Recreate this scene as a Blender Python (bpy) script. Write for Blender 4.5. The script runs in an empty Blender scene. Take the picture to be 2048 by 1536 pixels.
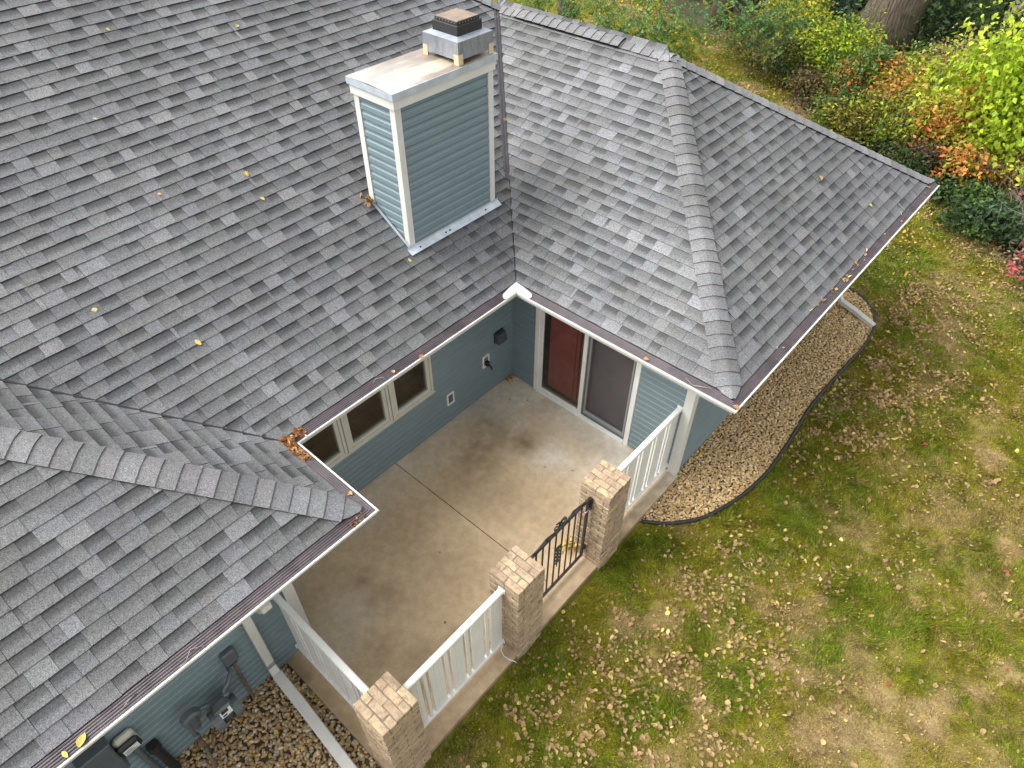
import bpy, bmesh, math, random
import numpy as np
from mathutils import Vector, Matrix

scene = bpy.context.scene
col = scene.collection
R = math.radians
random.seed(7)
rng = np.random.default_rng(7)

# ------------------------------------------------------------------ camera
CAM = Vector((5.538, -6.257, 7.990))
YAW, PITCH, ROLL, FPX = R(131.412), R(-44.623), R(0.284), 1375.8
fw = Vector((math.cos(YAW) * math.cos(PITCH), math.sin(YAW) * math.cos(PITCH), math.sin(PITCH)))
rt = fw.cross(Vector((0, 0, 1))).normalized()
up = rt.cross(fw)
rt2 = rt * math.cos(ROLL) + up * math.sin(ROLL)
up2 = rt2.cross(fw)
cd = bpy.data.cameras.new('camera')
cam = bpy.data.objects.new('camera', cd)
col.objects.link(cam)
cam.matrix_world = Matrix(((rt2.x, up2.x, -fw.x, CAM.x), (rt2.y, up2.y, -fw.y, CAM.y),
                           (rt2.z, up2.z, -fw.z, CAM.z), (0, 0, 0, 1)))
cd.sensor_fit = 'HORIZONTAL'
cd.sensor_width = 36
cd.lens = FPX / 2048 * 36
cd.clip_start = 0.1
cd.clip_end = 400
scene.camera = cam

# ------------------------------------------------------------------ sky, sun, exposure
SUN_EL, SUN_AZ = R(52), R(222)            # azimuth measured from +X towards +Y
sun_dir = Vector((math.cos(SUN_AZ) * math.cos(SUN_EL), math.sin(SUN_AZ) * math.cos(SUN_EL), math.sin(SUN_EL)))
world = bpy.data.worlds.new('World')
scene.world = world
world.use_nodes = True
wn = world.node_tree
bg = wn.nodes['Background']
sky = wn.nodes.new('ShaderNodeTexSky')
sky.sky_type = 'NISHITA'
sky.sun_disc = False
sky.sun_elevation = SUN_EL
sky.sun_rotation = R(90) - SUN_AZ
sky.air_density = 1.0
sky.dust_density = 4.0
sky.ozone_density = 1.0
hs = wn.nodes.new('ShaderNodeHueSaturation')   # an overcast sky: nearly colourless cloud
hs.inputs['Saturation'].default_value = 0.10
wn.links.new(sky.outputs[0], hs.inputs['Color'])
wn.links.new(hs.outputs[0], bg.inputs['Color'])
bg.inputs['Strength'].default_value = 0.15
sl = bpy.data.lights.new('sun', 'SUN')
sl.energy = 0.75
sl.angle = R(50)
sl.color = (1.0, 0.97, 0.92)
sun = bpy.data.objects.new('sun', sl)
col.objects.link(sun)
sun.rotation_euler = sun_dir.to_track_quat('Z', 'Y').to_euler()
sun.location = (0, 0, 20)
scene.view_settings.view_transform = 'Standard'
scene.view_settings.look = 'None'
scene.view_settings.gamma = 1
scene.view_settings.use_curve_mapping = False
scene.view_settings.exposure = 1.48

# ------------------------------------------------------------------ measures of the place (metres)
W, L, W2, D = 3.176, 5.0385, 1.260, 5.190     # walls
OV, E0, ZE = 0.8046, 0.665, 2.531            # gutter lip, shingle edge, eave height
ZR, PM = 2.5635, 0.62027                      # roof edge height, pitch
KS = math.sqrt(1 + PM * PM)
EXPO = 0.146                                  # shingle exposure
GZ = -0.10                                    # lawn level

# ------------------------------------------------------------------ helpers
MAT = {}


def project(P):
    P = np.asarray(P, float)
    d = P - np.array(CAM)
    z = d @ np.array(fw)
    return 1024 + FPX * (d @ np.array(rt2)) / z, 768 - FPX * (d @ np.array(up2)) / z, z


def mesh_np(name, verts, faces, mat=None, colors=None, smooth=False):
    """faces: list of lists, or an (n,k) int array"""
    me = bpy.data.meshes.new(name)
    verts = np.asarray(verts, np.float32).reshape(-1, 3)
    if isinstance(faces, np.ndarray):
        n, k = faces.shape
        me.vertices.add(len(verts))
        me.vertices.foreach_set('co', verts.ravel())
        me.loops.add(n * k)
        me.loops.foreach_set('vertex_index', faces.astype(np.int32).ravel())
        me.polygons.add(n)
        me.polygons.foreach_set('loop_start', np.arange(0, n * k, k, dtype=np.int32))
        me.polygons.foreach_set('loop_total', np.full(n, k, np.int32))
        me.update(calc_edges=True)
    else:
        me.from_pydata(verts.tolist(), [], faces)
    if colors is not None:
        a = me.color_attributes.new('col', 'FLOAT_COLOR', 'POINT')
        c = np.ones((len(verts), 4), np.float32)
        c[:, :3] = np.asarray(colors, np.float32).reshape(-1, 3)
        a.data.foreach_set('color', c.ravel())
    if smooth:
        me.polygons.foreach_set('use_smooth', np.ones(len(me.polygons), bool))
    if mat is not None:
        me.materials.append(MAT[mat] if isinstance(mat, str) else mat)
    return me


WT = {}   # world translation of each object that has children


def link(name, me, parent=None, loc=None, kind=None, label=None, local=False, rot=None, scale=None):
    o = bpy.data.objects.new(name, me)
    col.objects.link(o)
    if parent is not None:
        o.parent = parent
        pw = WT.get(parent, Vector((0, 0, 0)))
        if not local and pw.length > 0:
            o.matrix_parent_inverse = Matrix.Translation(-pw)
        WT[o] = Vector((0, 0, 0)) if not local else pw
    if loc is not None:
        o.location = loc
    if rot is not None:
        o.rotation_euler = rot
    if scale is not None:
        o.scale = scale
    if kind:
        o['kind'] = kind
    if label:
        o['label'] = label
    return o


def thing(name, label, cat, loc=(0, 0, 0), group=None, rot=None):
    o = bpy.data.objects.new(name, None)
    o.empty_display_size = 0.2
    col.objects.link(o)
    o.location = loc
    if rot:
        o.rotation_euler = rot
    WT[o] = Vector(loc)
    o['label'] = label
    o['category'] = cat
    if group:
        o['group'] = group
    return o


def tag(o, label, cat, group=None):
    o['label'] = label
    o['category'] = cat
    if group:
        o['group'] = group
    return o


class MB:
    """collects boxes, tubes and free polygons into one mesh"""

    def __init__(self):
        self.v, self.f, self.c = [], [], []

    def poly(self, pts, c=None):
        i = len(self.v)
        self.v += [tuple(p) for p in pts]
        self.f.append(list(range(i, i + len(pts))))
        if c is not None:
            self.c += [c] * len(pts)

    def box(self, a, b, bev=0.0):
        (x0, y0, z0), (x1, y1, z1) = a, b
        x0, x1 = min(x0, x1), max(x0, x1)
        y0, y1 = min(y0, y1), max(y0, y1)
        z0, z1 = min(z0, z1), max(z0, z1)
        if bev <= 0:
            i = len(self.v)
            self.v += [(x, y, z) for x in (x0, x1) for y in (y0, y1) for z in (z0, z1)]
            self.f += [[i + q for q in F] for F in ((0, 1, 3, 2), (4, 6, 7, 5), (0, 4, 5, 1), (2, 3, 7, 6), (0, 2, 6, 4), (1, 5, 7, 3))]
            return self
        bm = bmesh.new()
        bmesh.ops.create_cube(bm, size=1)
        for v in bm.verts:
            v.co = Vector((x0 if v.co.x < 0 else x1, y0 if v.co.y < 0 else y1, z0 if v.co.z < 0 else z1))
        bmesh.ops.bevel(bm, geom=bm.edges[:], offset=min(bev, (x1 - x0) * .45, (y1 - y0) * .45, (z1 - z0) * .45), segments=1, affect='EDGES')
        self.bm(bm)
        bm.free()
        return self

    def bm(self, bm, M=None):
        i = len(self.v)
        bm.verts.index_update()
        for v in bm.verts:
            self.v.append(tuple(M @ v.co if M else v.co))
        for f in bm.faces:
            self.f.append([i + v.index for v in f.verts])
        return self

    def obox(self, M, a, b):
        """box in the frame of matrix M"""
        i = len(self.v)
        (x0, y0, z0), (x1, y1, z1) = a, b
        self.v += [tuple(M @ Vector((x, y, z))) for x in (x0, x1) for y in (y0, y1) for z in (z0, z1)]
        self.f += [[i + q for q in F] for F in ((0, 1, 3, 2), (4, 6, 7, 5), (0, 4, 5, 1), (2, 3, 7, 6), (0, 2, 6, 4), (1, 5, 7, 3))]
        return self

    def prism(self, prof, axis, a0, a1):
        """profile of 2-D points swept along an axis; prof in the two other axes in order"""
        i = len(self.v)
        n = len(prof)

        def P(p, t):
            return {'x': (t, p[0], p[1]), 'y': (p[0], t, p[1]), 'z': (p[0], p[1], t)}[axis]
        self.v += [P(p, a0) for p in prof] + [P(p, a1) for p in prof]
        for k in range(n):
            j = (k + 1) % n
            self.f.append([i + k, i + j, i + n + j, i + n + k])
        self.f.append([i + k for k in range(n)][::-1])
        self.f.append([i + n + k for k in range(n)])
        return self

    def tube(self, pts, r, n=8, caps=True, up_hint=None):
        pts = [Vector(p) for p in pts]
        rs = r if isinstance(r, (list, tuple)) else [r] * len(pts)
        i = len(self.v)
        prev = None
        for k, p in enumerate(pts):
            d = (pts[min(k + 1, len(pts) - 1)] - pts[max(k - 1, 0)]).normalized()
            ref = prev if prev is not None else (Vector((0, 0, 1)) if abs(d.z) < .9 else Vector((1, 0, 0)))
            s = d.cross(ref)
            if s.length < 1e-6:
                s = d.orthogonal()
            s.normalize()
            t = s.cross(d).normalized()
            prev = t
            for q in range(n):
                a = 2 * math.pi * q / n
                self.v.append(tuple(p + (s * math.cos(a) + t * math.sin(a)) * rs[k]))
        for k in range(len(pts) - 1):
            for q in range(n):
                w = (q + 1) % n
                self.f.append([i + k * n + q, i + k * n + w, i + (k + 1) * n + w, i + (k + 1) * n + q])
        if caps:
            self.f.append([i + q for q in range(n)][::-1])
            self.f.append([i + (len(pts) - 1) * n + q for q in range(n)])
        return self

    def mesh(self, name, mat, smooth=False):
        me = bpy.data.meshes.new(name)
        me.from_pydata(self.v, [], self.f)
        if self.c and len(self.c) == len(self.v):
            a = me.color_attributes.new('col', 'FLOAT_COLOR', 'POINT')
            a.data.foreach_set('color', np.array([(*c, 1) for c in self.c], np.float32).ravel())
        me.materials.append(MAT[mat] if isinstance(mat, str) else mat)
        bm = bmesh.new()
        bm.from_mesh(me)
        bmesh.ops.recalc_face_normals(bm, faces=bm.faces[:])
        bm.to_mesh(me)
        bm.free()
        if smooth:
            me.polygons.foreach_set('use_smooth', np.ones(len(me.polygons), bool))
        return me

    def build(self, name, mat, parent=None, **k):
        s = k.pop('smooth', False)
        return link(name, self.mesh(name, mat, s), parent, **k)


# value noise for numpy
_lat = rng.random((256, 256))


def vnoise(x, y, s=1.0, ox=0.0, oy=0.0):
    x = np.asarray(x, float) * s + ox + 1000
    y = np.asarray(y, float) * s + oy + 1000
    xi, yi = np.floor(x).astype(int), np.floor(y).astype(int)
    fx, fy = x - xi, y - yi
    fx, fy = fx * fx * (3 - 2 * fx), fy * fy * (3 - 2 * fy)
    a = _lat[xi % 256, yi % 256]
    b = _lat[(xi + 1) % 256, yi % 256]
    c = _lat[xi % 256, (yi + 1) % 256]
    d = _lat[(xi + 1) % 256, (yi + 1) % 256]
    return (a * (1 - fx) + b * fx) * (1 - fy) + (c * (1 - fx) + d * fx) * fy


def fbm(x, y, s, o=0.0, n=3):
    t, a, w = 0, 1.0, 0
    for k in range(n):
        t = t + a * vnoise(x, y, s, o + 17.3 * k, o * 2 + 5.7 * k)
        w += a
        a *= .5
        s *= 2.1
    return t / w


def blobs(x, y, L_):
    t = np.zeros_like(np.asarray(x, float))
    for bx, by, r in L_:
        d2 = ((x - bx) ** 2 + (y - by) ** 2) / (r * r)
        t = np.maximum(t, np.exp(-d2 * 1.2))
    return t


def sm(a, b, x):
    t = np.clip((x - a) / (b - a), 0, 1)
    return t * t * (3 - 2 * t)


# ------------------------------------------------------------------ materials
def new_mat(name):
    m = bpy.data.materials.new(name)
    m.use_nodes = True
    nt = m.node_tree
    return m, nt, nt.nodes['Principled BSDF']


def N(nt, typ, **kw):
    n = nt.nodes.new(typ)
    for k, v in kw.items():
        if k in n.inputs.keys() if hasattr(n.inputs, 'keys') else False:
            n.inputs[k].default_value = v
        else:
            setattr(n, k, v)
    return n


def noise(nt, scale, detail=3, rough=.55, vec=None, mapscale=None):
    n = nt.nodes.new('ShaderNodeTexNoise')
    n.inputs['Scale'].default_value = scale
    n.inputs['Detail'].default_value = detail
    n.inputs['Roughness'].default_value = rough
    g = nt.nodes.new('ShaderNodeNewGeometry')
    src = g.outputs['Position']
    if mapscale:
        mp = nt.nodes.new('ShaderNodeMapping')
        mp.inputs['Scale'].default_value = mapscale
        nt.links.new(src, mp.inputs['Vector'])
        src = mp.outputs[0]
    nt.links.new(src, n.inputs['Vector'])
    return n.outputs['Fac']


def rng_map(nt, src, a, b, c, d):
    n = nt.nodes.new('ShaderNodeMapRange')
    n.inputs['From Min'].default_value = a
    n.inputs['From Max'].default_value = b
    n.inputs['To Min'].default_value = c
    n.inputs['To Max'].default_value = d
    nt.links.new(src, n.inputs['Value'])
    return n.outputs[0]


def mixc(nt, fac, a, b, typ='MIX'):
    n = nt.nodes.new('ShaderNodeMix')
    n.data_type = 'RGBA'
    n.blend_type = typ
    for s, v in ((n.inputs['Factor'], fac), (n.inputs[6], a), (n.inputs[7], b)):
        if isinstance(v, bpy.types.NodeSocket):
            nt.links.new(v, s)
        elif isinstance(v, (int, float)):
            s.default_value = v
        else:
            s.default_value = (*v, 1)
    return n.outputs[2]


def attr(nt, name='col'):
    n = nt.nodes.new('ShaderNodeAttribute')
    n.attribute_name = name
    return n.outputs['Color']


def val(nt, src):
    """scalar -> grey colour usable in MULTIPLY"""
    n = nt.nodes.new('ShaderNodeCombineColor')
    for i in range(3):
        nt.links.new(src, n.inputs[i])
    return n.outputs[0]


def bump(nt, bsdf, src, strength, dist):
    b = nt.nodes.new('ShaderNodeBump')
    b.inputs['Strength'].default_value = strength
    b.inputs['Distance'].default_value = dist
    nt.links.new(src, b.inputs['Height'])
    nt.links.new(b.outputs[0], bsdf.inputs['Normal'])


def simple(name, rgb, rough=.6, metal=0.0, var=0.12, scale=6.0, bumps=None, spec=None, mapscale=None):
    m, nt, b = new_mat(name)
    f = noise(nt, scale, 4, mapscale=mapscale)
    f2 = noise(nt, scale * 9, 2)
    k = rng_map(nt, f, .3, .7, 1 - var, 1 + var)
    k2 = rng_map(nt, f2, .3, .7, 1 - var * .5, 1 + var * .5)
    c = mixc(nt, 1.0, rgb, val(nt, k), 'MULTIPLY')
    c = mixc(nt, 1.0, c, val(nt, k2), 'MULTIPLY')
    nt.links.new(c, b.inputs['Base Color'])
    b.inputs['Roughness'].default_value = rough
    b.inputs['Metallic'].default_value = metal
    if spec is not None:
        b.inputs['Specular IOR Level'].default_value = spec
    if bumps:
        bump(nt, b, noise(nt, bumps[0], 3), bumps[1], bumps[2])
    MAT[name] = m
    return m


def shingle_mat():
    m, nt, b = new_mat('asphalt_shingle')
    c = attr(nt)
    g1 = noise(nt, 120, 3, .75)
    g2 = noise(nt, 42, 3, .6)
    g3 = noise(nt, .8, 5, .62)
    c = mixc(nt, 1, c, val(nt, rng_map(nt, g1, .3, .7, .22, 1.85)), 'MULTIPLY')
    c = mixc(nt, 1, c, val(nt, rng_map(nt, g2, .3, .7, .78, 1.22)), 'MULTIPLY')
    c = mixc(nt, 1, c, val(nt, rng_map(nt, g3, .3, .7, .78, 1.20)), 'MULTIPLY')
    nt.links.new(c, b.inputs['Base Color'])
    b.inputs['Roughness'].default_value = .74
    b.inputs['Specular IOR Level'].default_value = .45
    bump(nt, b, g1, .6, .004)
    MAT['shingle'] = m


shingle_mat()
simple('deck', (.025, .025, .027), .95, scale=20)
simple('siding', (.156, .213, .232), .48, var=.07, scale=2.5, mapscale=(1, 1, 5))
simple('lap_shade_backing', (.03, .04, .045), .9)  # dark backing paints the shadow lines seen through the siding gaps
simple('trim', (.60, .60, .56), .5, var=.05, scale=3)
simple('vinyl', (.70, .70, .665), .38, var=.05, scale=4)
simple('cream', (.50, .49, .42), .55, var=.06, scale=5)
simple('gutter_white', (.55, .545, .51), .42, var=.07, scale=5)
simple('steel', (.34, .36, .40), .36, .65, var=.22, scale=5, mapscale=(3, 3, .6))
simple('steel_light', (.30, .33, .37), .4, .35, var=.1, scale=8)
simple('flashing', (.50, .55, .60), .4, .3, var=.15, scale=7)
simple('soot', (.022, .020, .020), .6, var=.3, scale=25)
simple('rust_lid', (.21, .155, .115), .7, var=.22, scale=9)
simple('bracket', (.55, .46, .30), .7, var=.12, scale=10)
simple('black_iron', (.018, .017, .018), .42, var=.2, scale=15)
simple('black_plastic', (.016, .017, .018), .5, var=.25, scale=12)
simple('grey_box', (.085, .098, .11), .5, var=.1, scale=10)
simple('dark_box', (.05, .065, .075), .5, var=.1, scale=10)
simple('grey_meter', (.105, .122, .128), .5, .15, var=.2, scale=14)
simple('brown_pipe', (.13, .095, .065), .6, var=.25, scale=14)
simple('valley_metal', (.075, .07, .078), .5, .2, var=.2, scale=10)
simple('mortar', (.175, .135, .10), .95, var=.2, scale=25, bumps=(90, .4, .004))
simple('interior', (.20, .13, .075), .7, var=.4, scale=3)
simple('wood_floor', (.34, .17, .07), .4, var=.3, scale=4, mapscale=(1, 8, 1))
simple('blind_red', (.80, .17, .16), .7, var=.15, scale=6)
simple('blind_mauve', (.72, .52, .53), .8, var=.15, scale=6)
simple('stem', (.10, .075, .05), .9, var=.3, scale=12)
simple('twig_grey', (.26, .22, .19), .9, var=.25, scale=12)
simple('bark_pale', (.36, .33, .28), .9, var=.3, scale=7, bumps=(30, .6, .02))
simple('soil', (.075, .055, .035), .95, var=.3, scale=8)
simple('label_white', (.62, .64, .64), .5, var=.05)
simple('brass', (.30, .22, .12), .4, .7, var=.2, scale=20)


def guard_mat():
    m, nt, b = new_mat('gutter_guard')
    f = noise(nt, 5, 4)
    f2 = noise(nt, 140, 2, .7)
    c = mixc(nt, rng_map(nt, f, .35, .65, 0, 1), (.052, .041, .046), (.092, .073, .080))
    c = mixc(nt, 1, c, val(nt, rng_map(nt, f2, .35, .65, .62, 1.3)), 'MULTIPLY')
    nt.links.new(c, b.inputs['Base Color'])
    b.inputs['Roughness'].default_value = .45
    bump(nt, b, f2, .4, .003)
    MAT['gutter_guard'] = m


guard_mat()


def col_mat(name, rough=.9, micro=(120, .25), macro=(6, .15), bumpd=.003, spec=.3, bs=.5):
    m, nt, b = new_mat(name)
    c = attr(nt)
    g1 = noise(nt, micro[0], 3, .65)
    g2 = noise(nt, macro[0], 4, .6)
    c = mixc(nt, 1, c, val(nt, rng_map(nt, g1, .3, .7, 1 - micro[1], 1 + micro[1])), 'MULTIPLY')
    c = mixc(nt, 1, c, val(nt, rng_map(nt, g2, .3, .7, 1 - macro[1], 1 + macro[1])), 'MULTIPLY')
    nt.links.new(c, b.inputs['Base Color'])
    b.inputs['Roughness'].default_value = rough
    b.inputs['Specular IOR Level'].default_value = spec
    bump(nt, b, g1, bs, bumpd)
    MAT[name] = m


col_mat('concrete', .8, (110, .16), (9, .13), .002)
col_mat('ground', .95, (70, .35), (7, .2), .012)
col_mat('pebble', .75, (60, .22), (25, .12), .002, spec=.4)
col_mat('cap_metal', .35, (40, .08), (8, .12), .001, spec=.6, bs=.1)


def leaf_mat(name, trans=.35, rough=.55):
    m, nt, b = new_mat(name)
    c = attr(nt)
    g = noise(nt, 30, 2)
    c = mixc(nt, 1, c, val(nt, rng_map(nt, g, .3, .7, .85, 1.15)), 'MULTIPLY')
    nt.links.new(c, b.inputs['Base Color'])
    b.inputs['Roughness'].default_value = rough
    b.inputs['Specular IOR Level'].default_value = .3
    t = nt.nodes.new('ShaderNodeBsdfTranslucent')
    nt.links.new(c, t.inputs['Color'])
    mx = nt.nodes.new('ShaderNodeMixShader')
    mx.inputs[0].default_value = trans
    out = nt.nodes['Material Output']
    nt.links.new(b.outputs[0], mx.inputs[1])
    nt.links.new(t.outputs[0], mx.inputs[2])
    nt.links.new(mx.outputs[0], out.inputs['Surface'])
    MAT[name] = m


leaf_mat('leaf')
leaf_mat('grass', .3, .7)
leaf_mat('dry_leaf', .2, .75)


def bark_mat():
    m, nt, b = new_mat('bark')
    g1 = noise(nt, 6, 4, .6, mapscale=(4, 4, .5))
    g2 = noise(nt, 1.2, 3)
    c = mixc(nt, rng_map(nt, g1, .35, .65, 0, 1), (.045, .034, .024), (.21, .165, .115))
    c = mixc(nt, rng_map(nt, g2, .45, .7, 0, .45), c, (.13, .125, .045))
    nt.links.new(c, b.inputs['Base Color'])
    b.inputs['Roughness'].default_value = .95
    bump(nt, b, g1, 1, .09)
    MAT['bark'] = m


bark_mat()


def brick_mat():
    m, nt, b = new_mat('brick')
    oi = nt.nodes.new('ShaderNodeObjectInfo')
    cr = nt.nodes.new('ShaderNodeValToRGB')
    e = cr.color_ramp.elements
    e[0].position, e[0].color = 0, (.34, .25, .155, 1)
    e[1].position, e[1].color = 1, (.47, .365, .215, 1)
    for p, c in ((.2, (.33, .24, .155, 1)), (.4, (.43, .32, .195, 1)), (.6, (.37, .275, .175, 1)), (.8, (.45, .34, .205, 1))):
        x = e.new(p)
        x.color = c
    nt.links.new(oi.outputs['Random'], cr.inputs[0])
    g1 = noise(nt, 22, 4, .65, mapscale=(1, 1, 1.6))
    g2 = noise(nt, 120, 2, .7)
    g3 = noise(nt, 5.5, 4, .6)
    c = mixc(nt, rng_map(nt, g1, .45, .68, 0, .7), cr.outputs[0], (.185, .125, .09))
    c = mixc(nt, rng_map(nt, g3, .50, .72, 0, .6), c, (.15, .10, .075))
    c = mixc(nt, 1, c, val(nt, rng_map(nt, g2, .3, .7, .75, 1.25)), 'MULTIPLY')
    nt.links.new(c, b.inputs['Base Color'])
    b.inputs['Roughness'].default_value = .9
    bump(nt, b, g1, .9, .012)
    MAT['brick'] = m


brick_mat()


def glass_mat(name, tint, refl=.07):
    m, nt, b = new_mat(name)
    nt.nodes.remove(b)
    t = nt.nodes.new('ShaderNodeBsdfTransparent')
    t.inputs['Color'].default_value = (*tint, 1)
    g = nt.nodes.new('ShaderNodeBsdfGlossy')
    g.inputs['Roughness'].default_value = .03
    lw = nt.nodes.new('ShaderNodeLayerWeight')
    lw.inputs['Blend'].default_value = .5
    pw = nt.nodes.new('ShaderNodeMath')
    pw.operation = 'POWER'
    pw.inputs[1].default_value = 4.0
    nt.links.new(lw.outputs['Facing'], pw.inputs[0])
    mx = nt.nodes.new('ShaderNodeMixShader')
    nt.links.new(rng_map(nt, pw.outputs[0], 0, 1, refl, .7), mx.inputs[0])
    nt.links.new(t.outputs[0], mx.inputs[1])
    nt.links.new(g.outputs[0], mx.inputs[2])
    nt.links.new(mx.outputs[0], nt.nodes['Material Output'].inputs['Surface'])
    MAT[name] = m


glass_mat('glass', (.72, .74, .72))


def screen_mat():
    m, nt, b = new_mat('insect_screen')
    b.inputs['Base Color'].default_value = (.085, .085, .10, 1)
    b.inputs['Roughness'].default_value = .6
    t = nt.nodes.new('ShaderNodeBsdfTransparent')
    mx = nt.nodes.new('ShaderNodeMixShader')
    mx.inputs[0].default_value = .42
    nt.links.new(t.outputs[0], mx.inputs[1])
    nt.links.new(b.outputs[0], mx.inputs[2])
    nt.links.new(mx.outputs[0], nt.nodes['Material Output'].inputs['Surface'])
    MAT['insect_screen'] = m


screen_mat()

# ================================================================== GROUND
BARE = [(6.53, -1.78, .5), (6.65, -1.1, .35), (7.14, -1.03, .4), (5.86, -1.49, .2), (6.42, -.08, .2), (7.16, .94, .2), (7.24, 1.99, .3),
        (6.61, 3.51, .35), (5.1, 6.42, .35), (3.97, -2.35, .3), (4.01, 5.64, .25), (5.17, 5.92, .3), (5.59, -1.58, .15), (7.65, .18, .25),
        (7.23, -.66, .25), (6.26, -2.09, .4), (7.45, -.31, .25), (5.64, -.42, .15), (6.21, -.86, .2), (6.9, -1.6, .4), (-1.2, 13.6, .8), (-3.0, 14.0, .7)]
GREEN = [(3.76, -1.12, .3), (4.04, 0, .3), (4.2, 1.0, .3), (4.3, 1.9, .25), (3.64, -3.31, .3), (3.68, -3.82, .3), (4.92, -2.93, .25), (6.28, -.12, .4),
         (6.66, -.13, .3), (3.57, -1.18, .2), (5.09, .49, .3), (5.84, .04, .3), (3.75, 7.09, .5), (3.88, 8.13, .5), (4.4, 2.71, .3), (7.07, .41, .3),
         (3.5, -4.12, .2), (5.4, -2.0, .3), (6.0, -1.0, .25), (7.3, .5, .3), (6.9, -.6, .2)]
LEAFY = [(4.75, -1.39, .5), (5.25, -1.55, .5), (4.38, -1.25, .4), (4.64, -2.26, .4), (5.22, -2.45, .5), (4.81, -.97, .3), (4.94, -3.26, .4),
         (4.6, 2.54, .5), (4.55, 1.75, .5), (4.52, -.44, .4), (4.06, -.96, .3), (4.6, 2.3, .5), (4.5, 6.1, .7), (4.6, 4.55, .5), (4.6, 6.88, .7),
         (4.72, 2.77, .5), (5.28, -1.09, .35), (4.92, -2.71, .4), (5.0, 3.6, .6), (3.95, -3.95, .4), (4.4, -3.4, .45), (4.25, -2.9, .35)]
WOOD_LINE = [(-16, 21.5), (-8, 17.6), (-4.6, 16.2), (-2.4, 14.9), (-.6, 13.2), (1.0, 12.0), (2.6, 11.2), (3.7, 10.4), (4.7, 9.5), (5.5, 8.5), (6.6, 7.3), (9.0, 5.2), (16, 0)]


def wood_depth(x, y):
    """how far beyond the edge of the wood (positive = in the wood), along y"""
    xs = [p[0] for p in WOOD_LINE]
    ys = [p[1] for p in WOOD_LINE]
    return y - np.interp(x, xs, ys)


def lawn_dry(x, y):
    n = fbm(x, y, 1.1, 3.1, 4)
    n2 = fbm(x, y, 5.0, 9.1, 4)
    n3 = fbm(x, y, 15.0, 19.1, 2)
    d = sm(.46, .70, n * .5 + n2 * .35 + n3 * .15)
    b = .88 * sm(.28, .85, blobs(x, y, BARE) * (.25 + .8 * n2 + .7 * n3))
    g = blobs(x, y, GREEN) * (.6 + .7 * n2)
    return np.clip(np.maximum(d * .72, b * 1.05) - g * .8, 0, 1)


def lawn_green(x, y):
    g = fbm(x, y, 1.7, 21.0, 3)
    return np.clip(sm(.40, .66, g) * .75 + blobs(x, y, GREEN) * .8, 0, 1)


def lawn_cols(x, y):
    d, g = lawn_dry(x, y)[..., None], lawn_green(x, y)[..., None]
    base = np.array([.215, .200, .012]) * (1 - g) + np.array([.130, .178, .006]) * g
    c = base * (1 - d) + np.array([.36, .26, .125]) * d
    cl = fbm(x, y, 19.0, 83.0, 3)[..., None]
    c = c * (.45 + 1.1 * cl)
    return c, d[..., 0], g[..., 0]


gx = np.arange(-30, 20.01, .135)
gy = np.arange(-14, 60.01, .135)
GXX, GYY = np.meshgrid(gx, gy, indexing='ij')
gz = GZ + (fbm(GXX, GYY, 2.0, 4.4) - .5) * .035
wd = wood_depth(GXX, GYY)
gz = gz - .02 * sm(0, 1, wd)
cc, _, _ = lawn_cols(GXX, GYY)
cc = cc * (.50 + .30 * fbm(GXX, GYY, 12, 1.0)[..., None])
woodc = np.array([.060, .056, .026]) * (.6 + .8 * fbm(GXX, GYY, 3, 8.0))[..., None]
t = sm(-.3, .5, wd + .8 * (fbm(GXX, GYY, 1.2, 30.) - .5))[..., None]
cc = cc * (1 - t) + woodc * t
nx, ny = GXX.shape
idx = np.arange(nx * ny).reshape(nx, ny)
F = np.stack([idx[:-1, :-1], idx[1:, :-1], idx[1:, 1:], idx[:-1, 1:]], -1).reshape(-1, 4)
V = np.stack([GXX, GYY, gz], -1).reshape(-1, 3)
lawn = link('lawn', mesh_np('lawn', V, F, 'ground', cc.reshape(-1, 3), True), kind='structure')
far = MB()
far.box((-160, -160, -1.6), (160, 160, -.35))
link('ground', far.mesh('ground', 'soil'), kind='structure')

# gravel beds: a sheet of soil with stones on it
EDGE = [(3.287, -.972), (3.596, -.73), (3.864, -.38), (4.051, .126), (4.168, .801), (4.161, 1.627), (4.082, 2.685), (4.108, 3.809), (4.149, 4.795),
        (4.055, 5.455), (3.844, 5.857), (3.505, 6.131), (3.15, 6.22)]


def smooth_path(P, n=6):
    P = [Vector((*p, 0)) for p in P]
    out = []
    for i in range(len(P) - 1):
        a, b, c, d = P[max(i - 1, 0)], P[i], P[i + 1], P[min(i + 2, len(P) - 1)]
        for k in range(n):
            t = k / n
            out.append(.5 * ((2 * b) + (c - a) * t + (2 * a - 5 * b + 4 * c - d) * t * t + (-a + 3 * b - 3 * c + d) * t ** 3))
    out.append(P[-1])
    return out


EP = smooth_path(EDGE)
bedR = [(p.x, p.y) for p in EP] + [(W - .05, 6.2), (W - .05, -.03), (3.24, -.03), (3.24, -.97)]
bedL = [(W2 - .02, -5.41), (3.30, -5.41), (3.6, -6.2), (3.9, -7.5), (4.0, -10.5), (W2 - .02, -10.5)]


def inside(poly, x, y):
    r = np.zeros(np.shape(x), bool)
    n = len(poly)
    for i in range(n):
        (x0, y0), (x1, y1) = poly[i], poly[(i + 1) % n]
        c = ((y0 > y) != (y1 > y)) & (x < (x1 - x0) * (y - y0) / (y1 - y0 + 1e-12) + x0)
        r ^= c
    return r


def ico():
    bm = bmesh.new()
    bmesh.ops.create_icosphere(bm, subdivisions=2, radius=1)
    v = np.array([x.co[:] for x in bm.verts])
    f = np.array([[q.index for q in x.verts] for x in bm.faces])
    bm.free()
    return v, f


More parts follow.
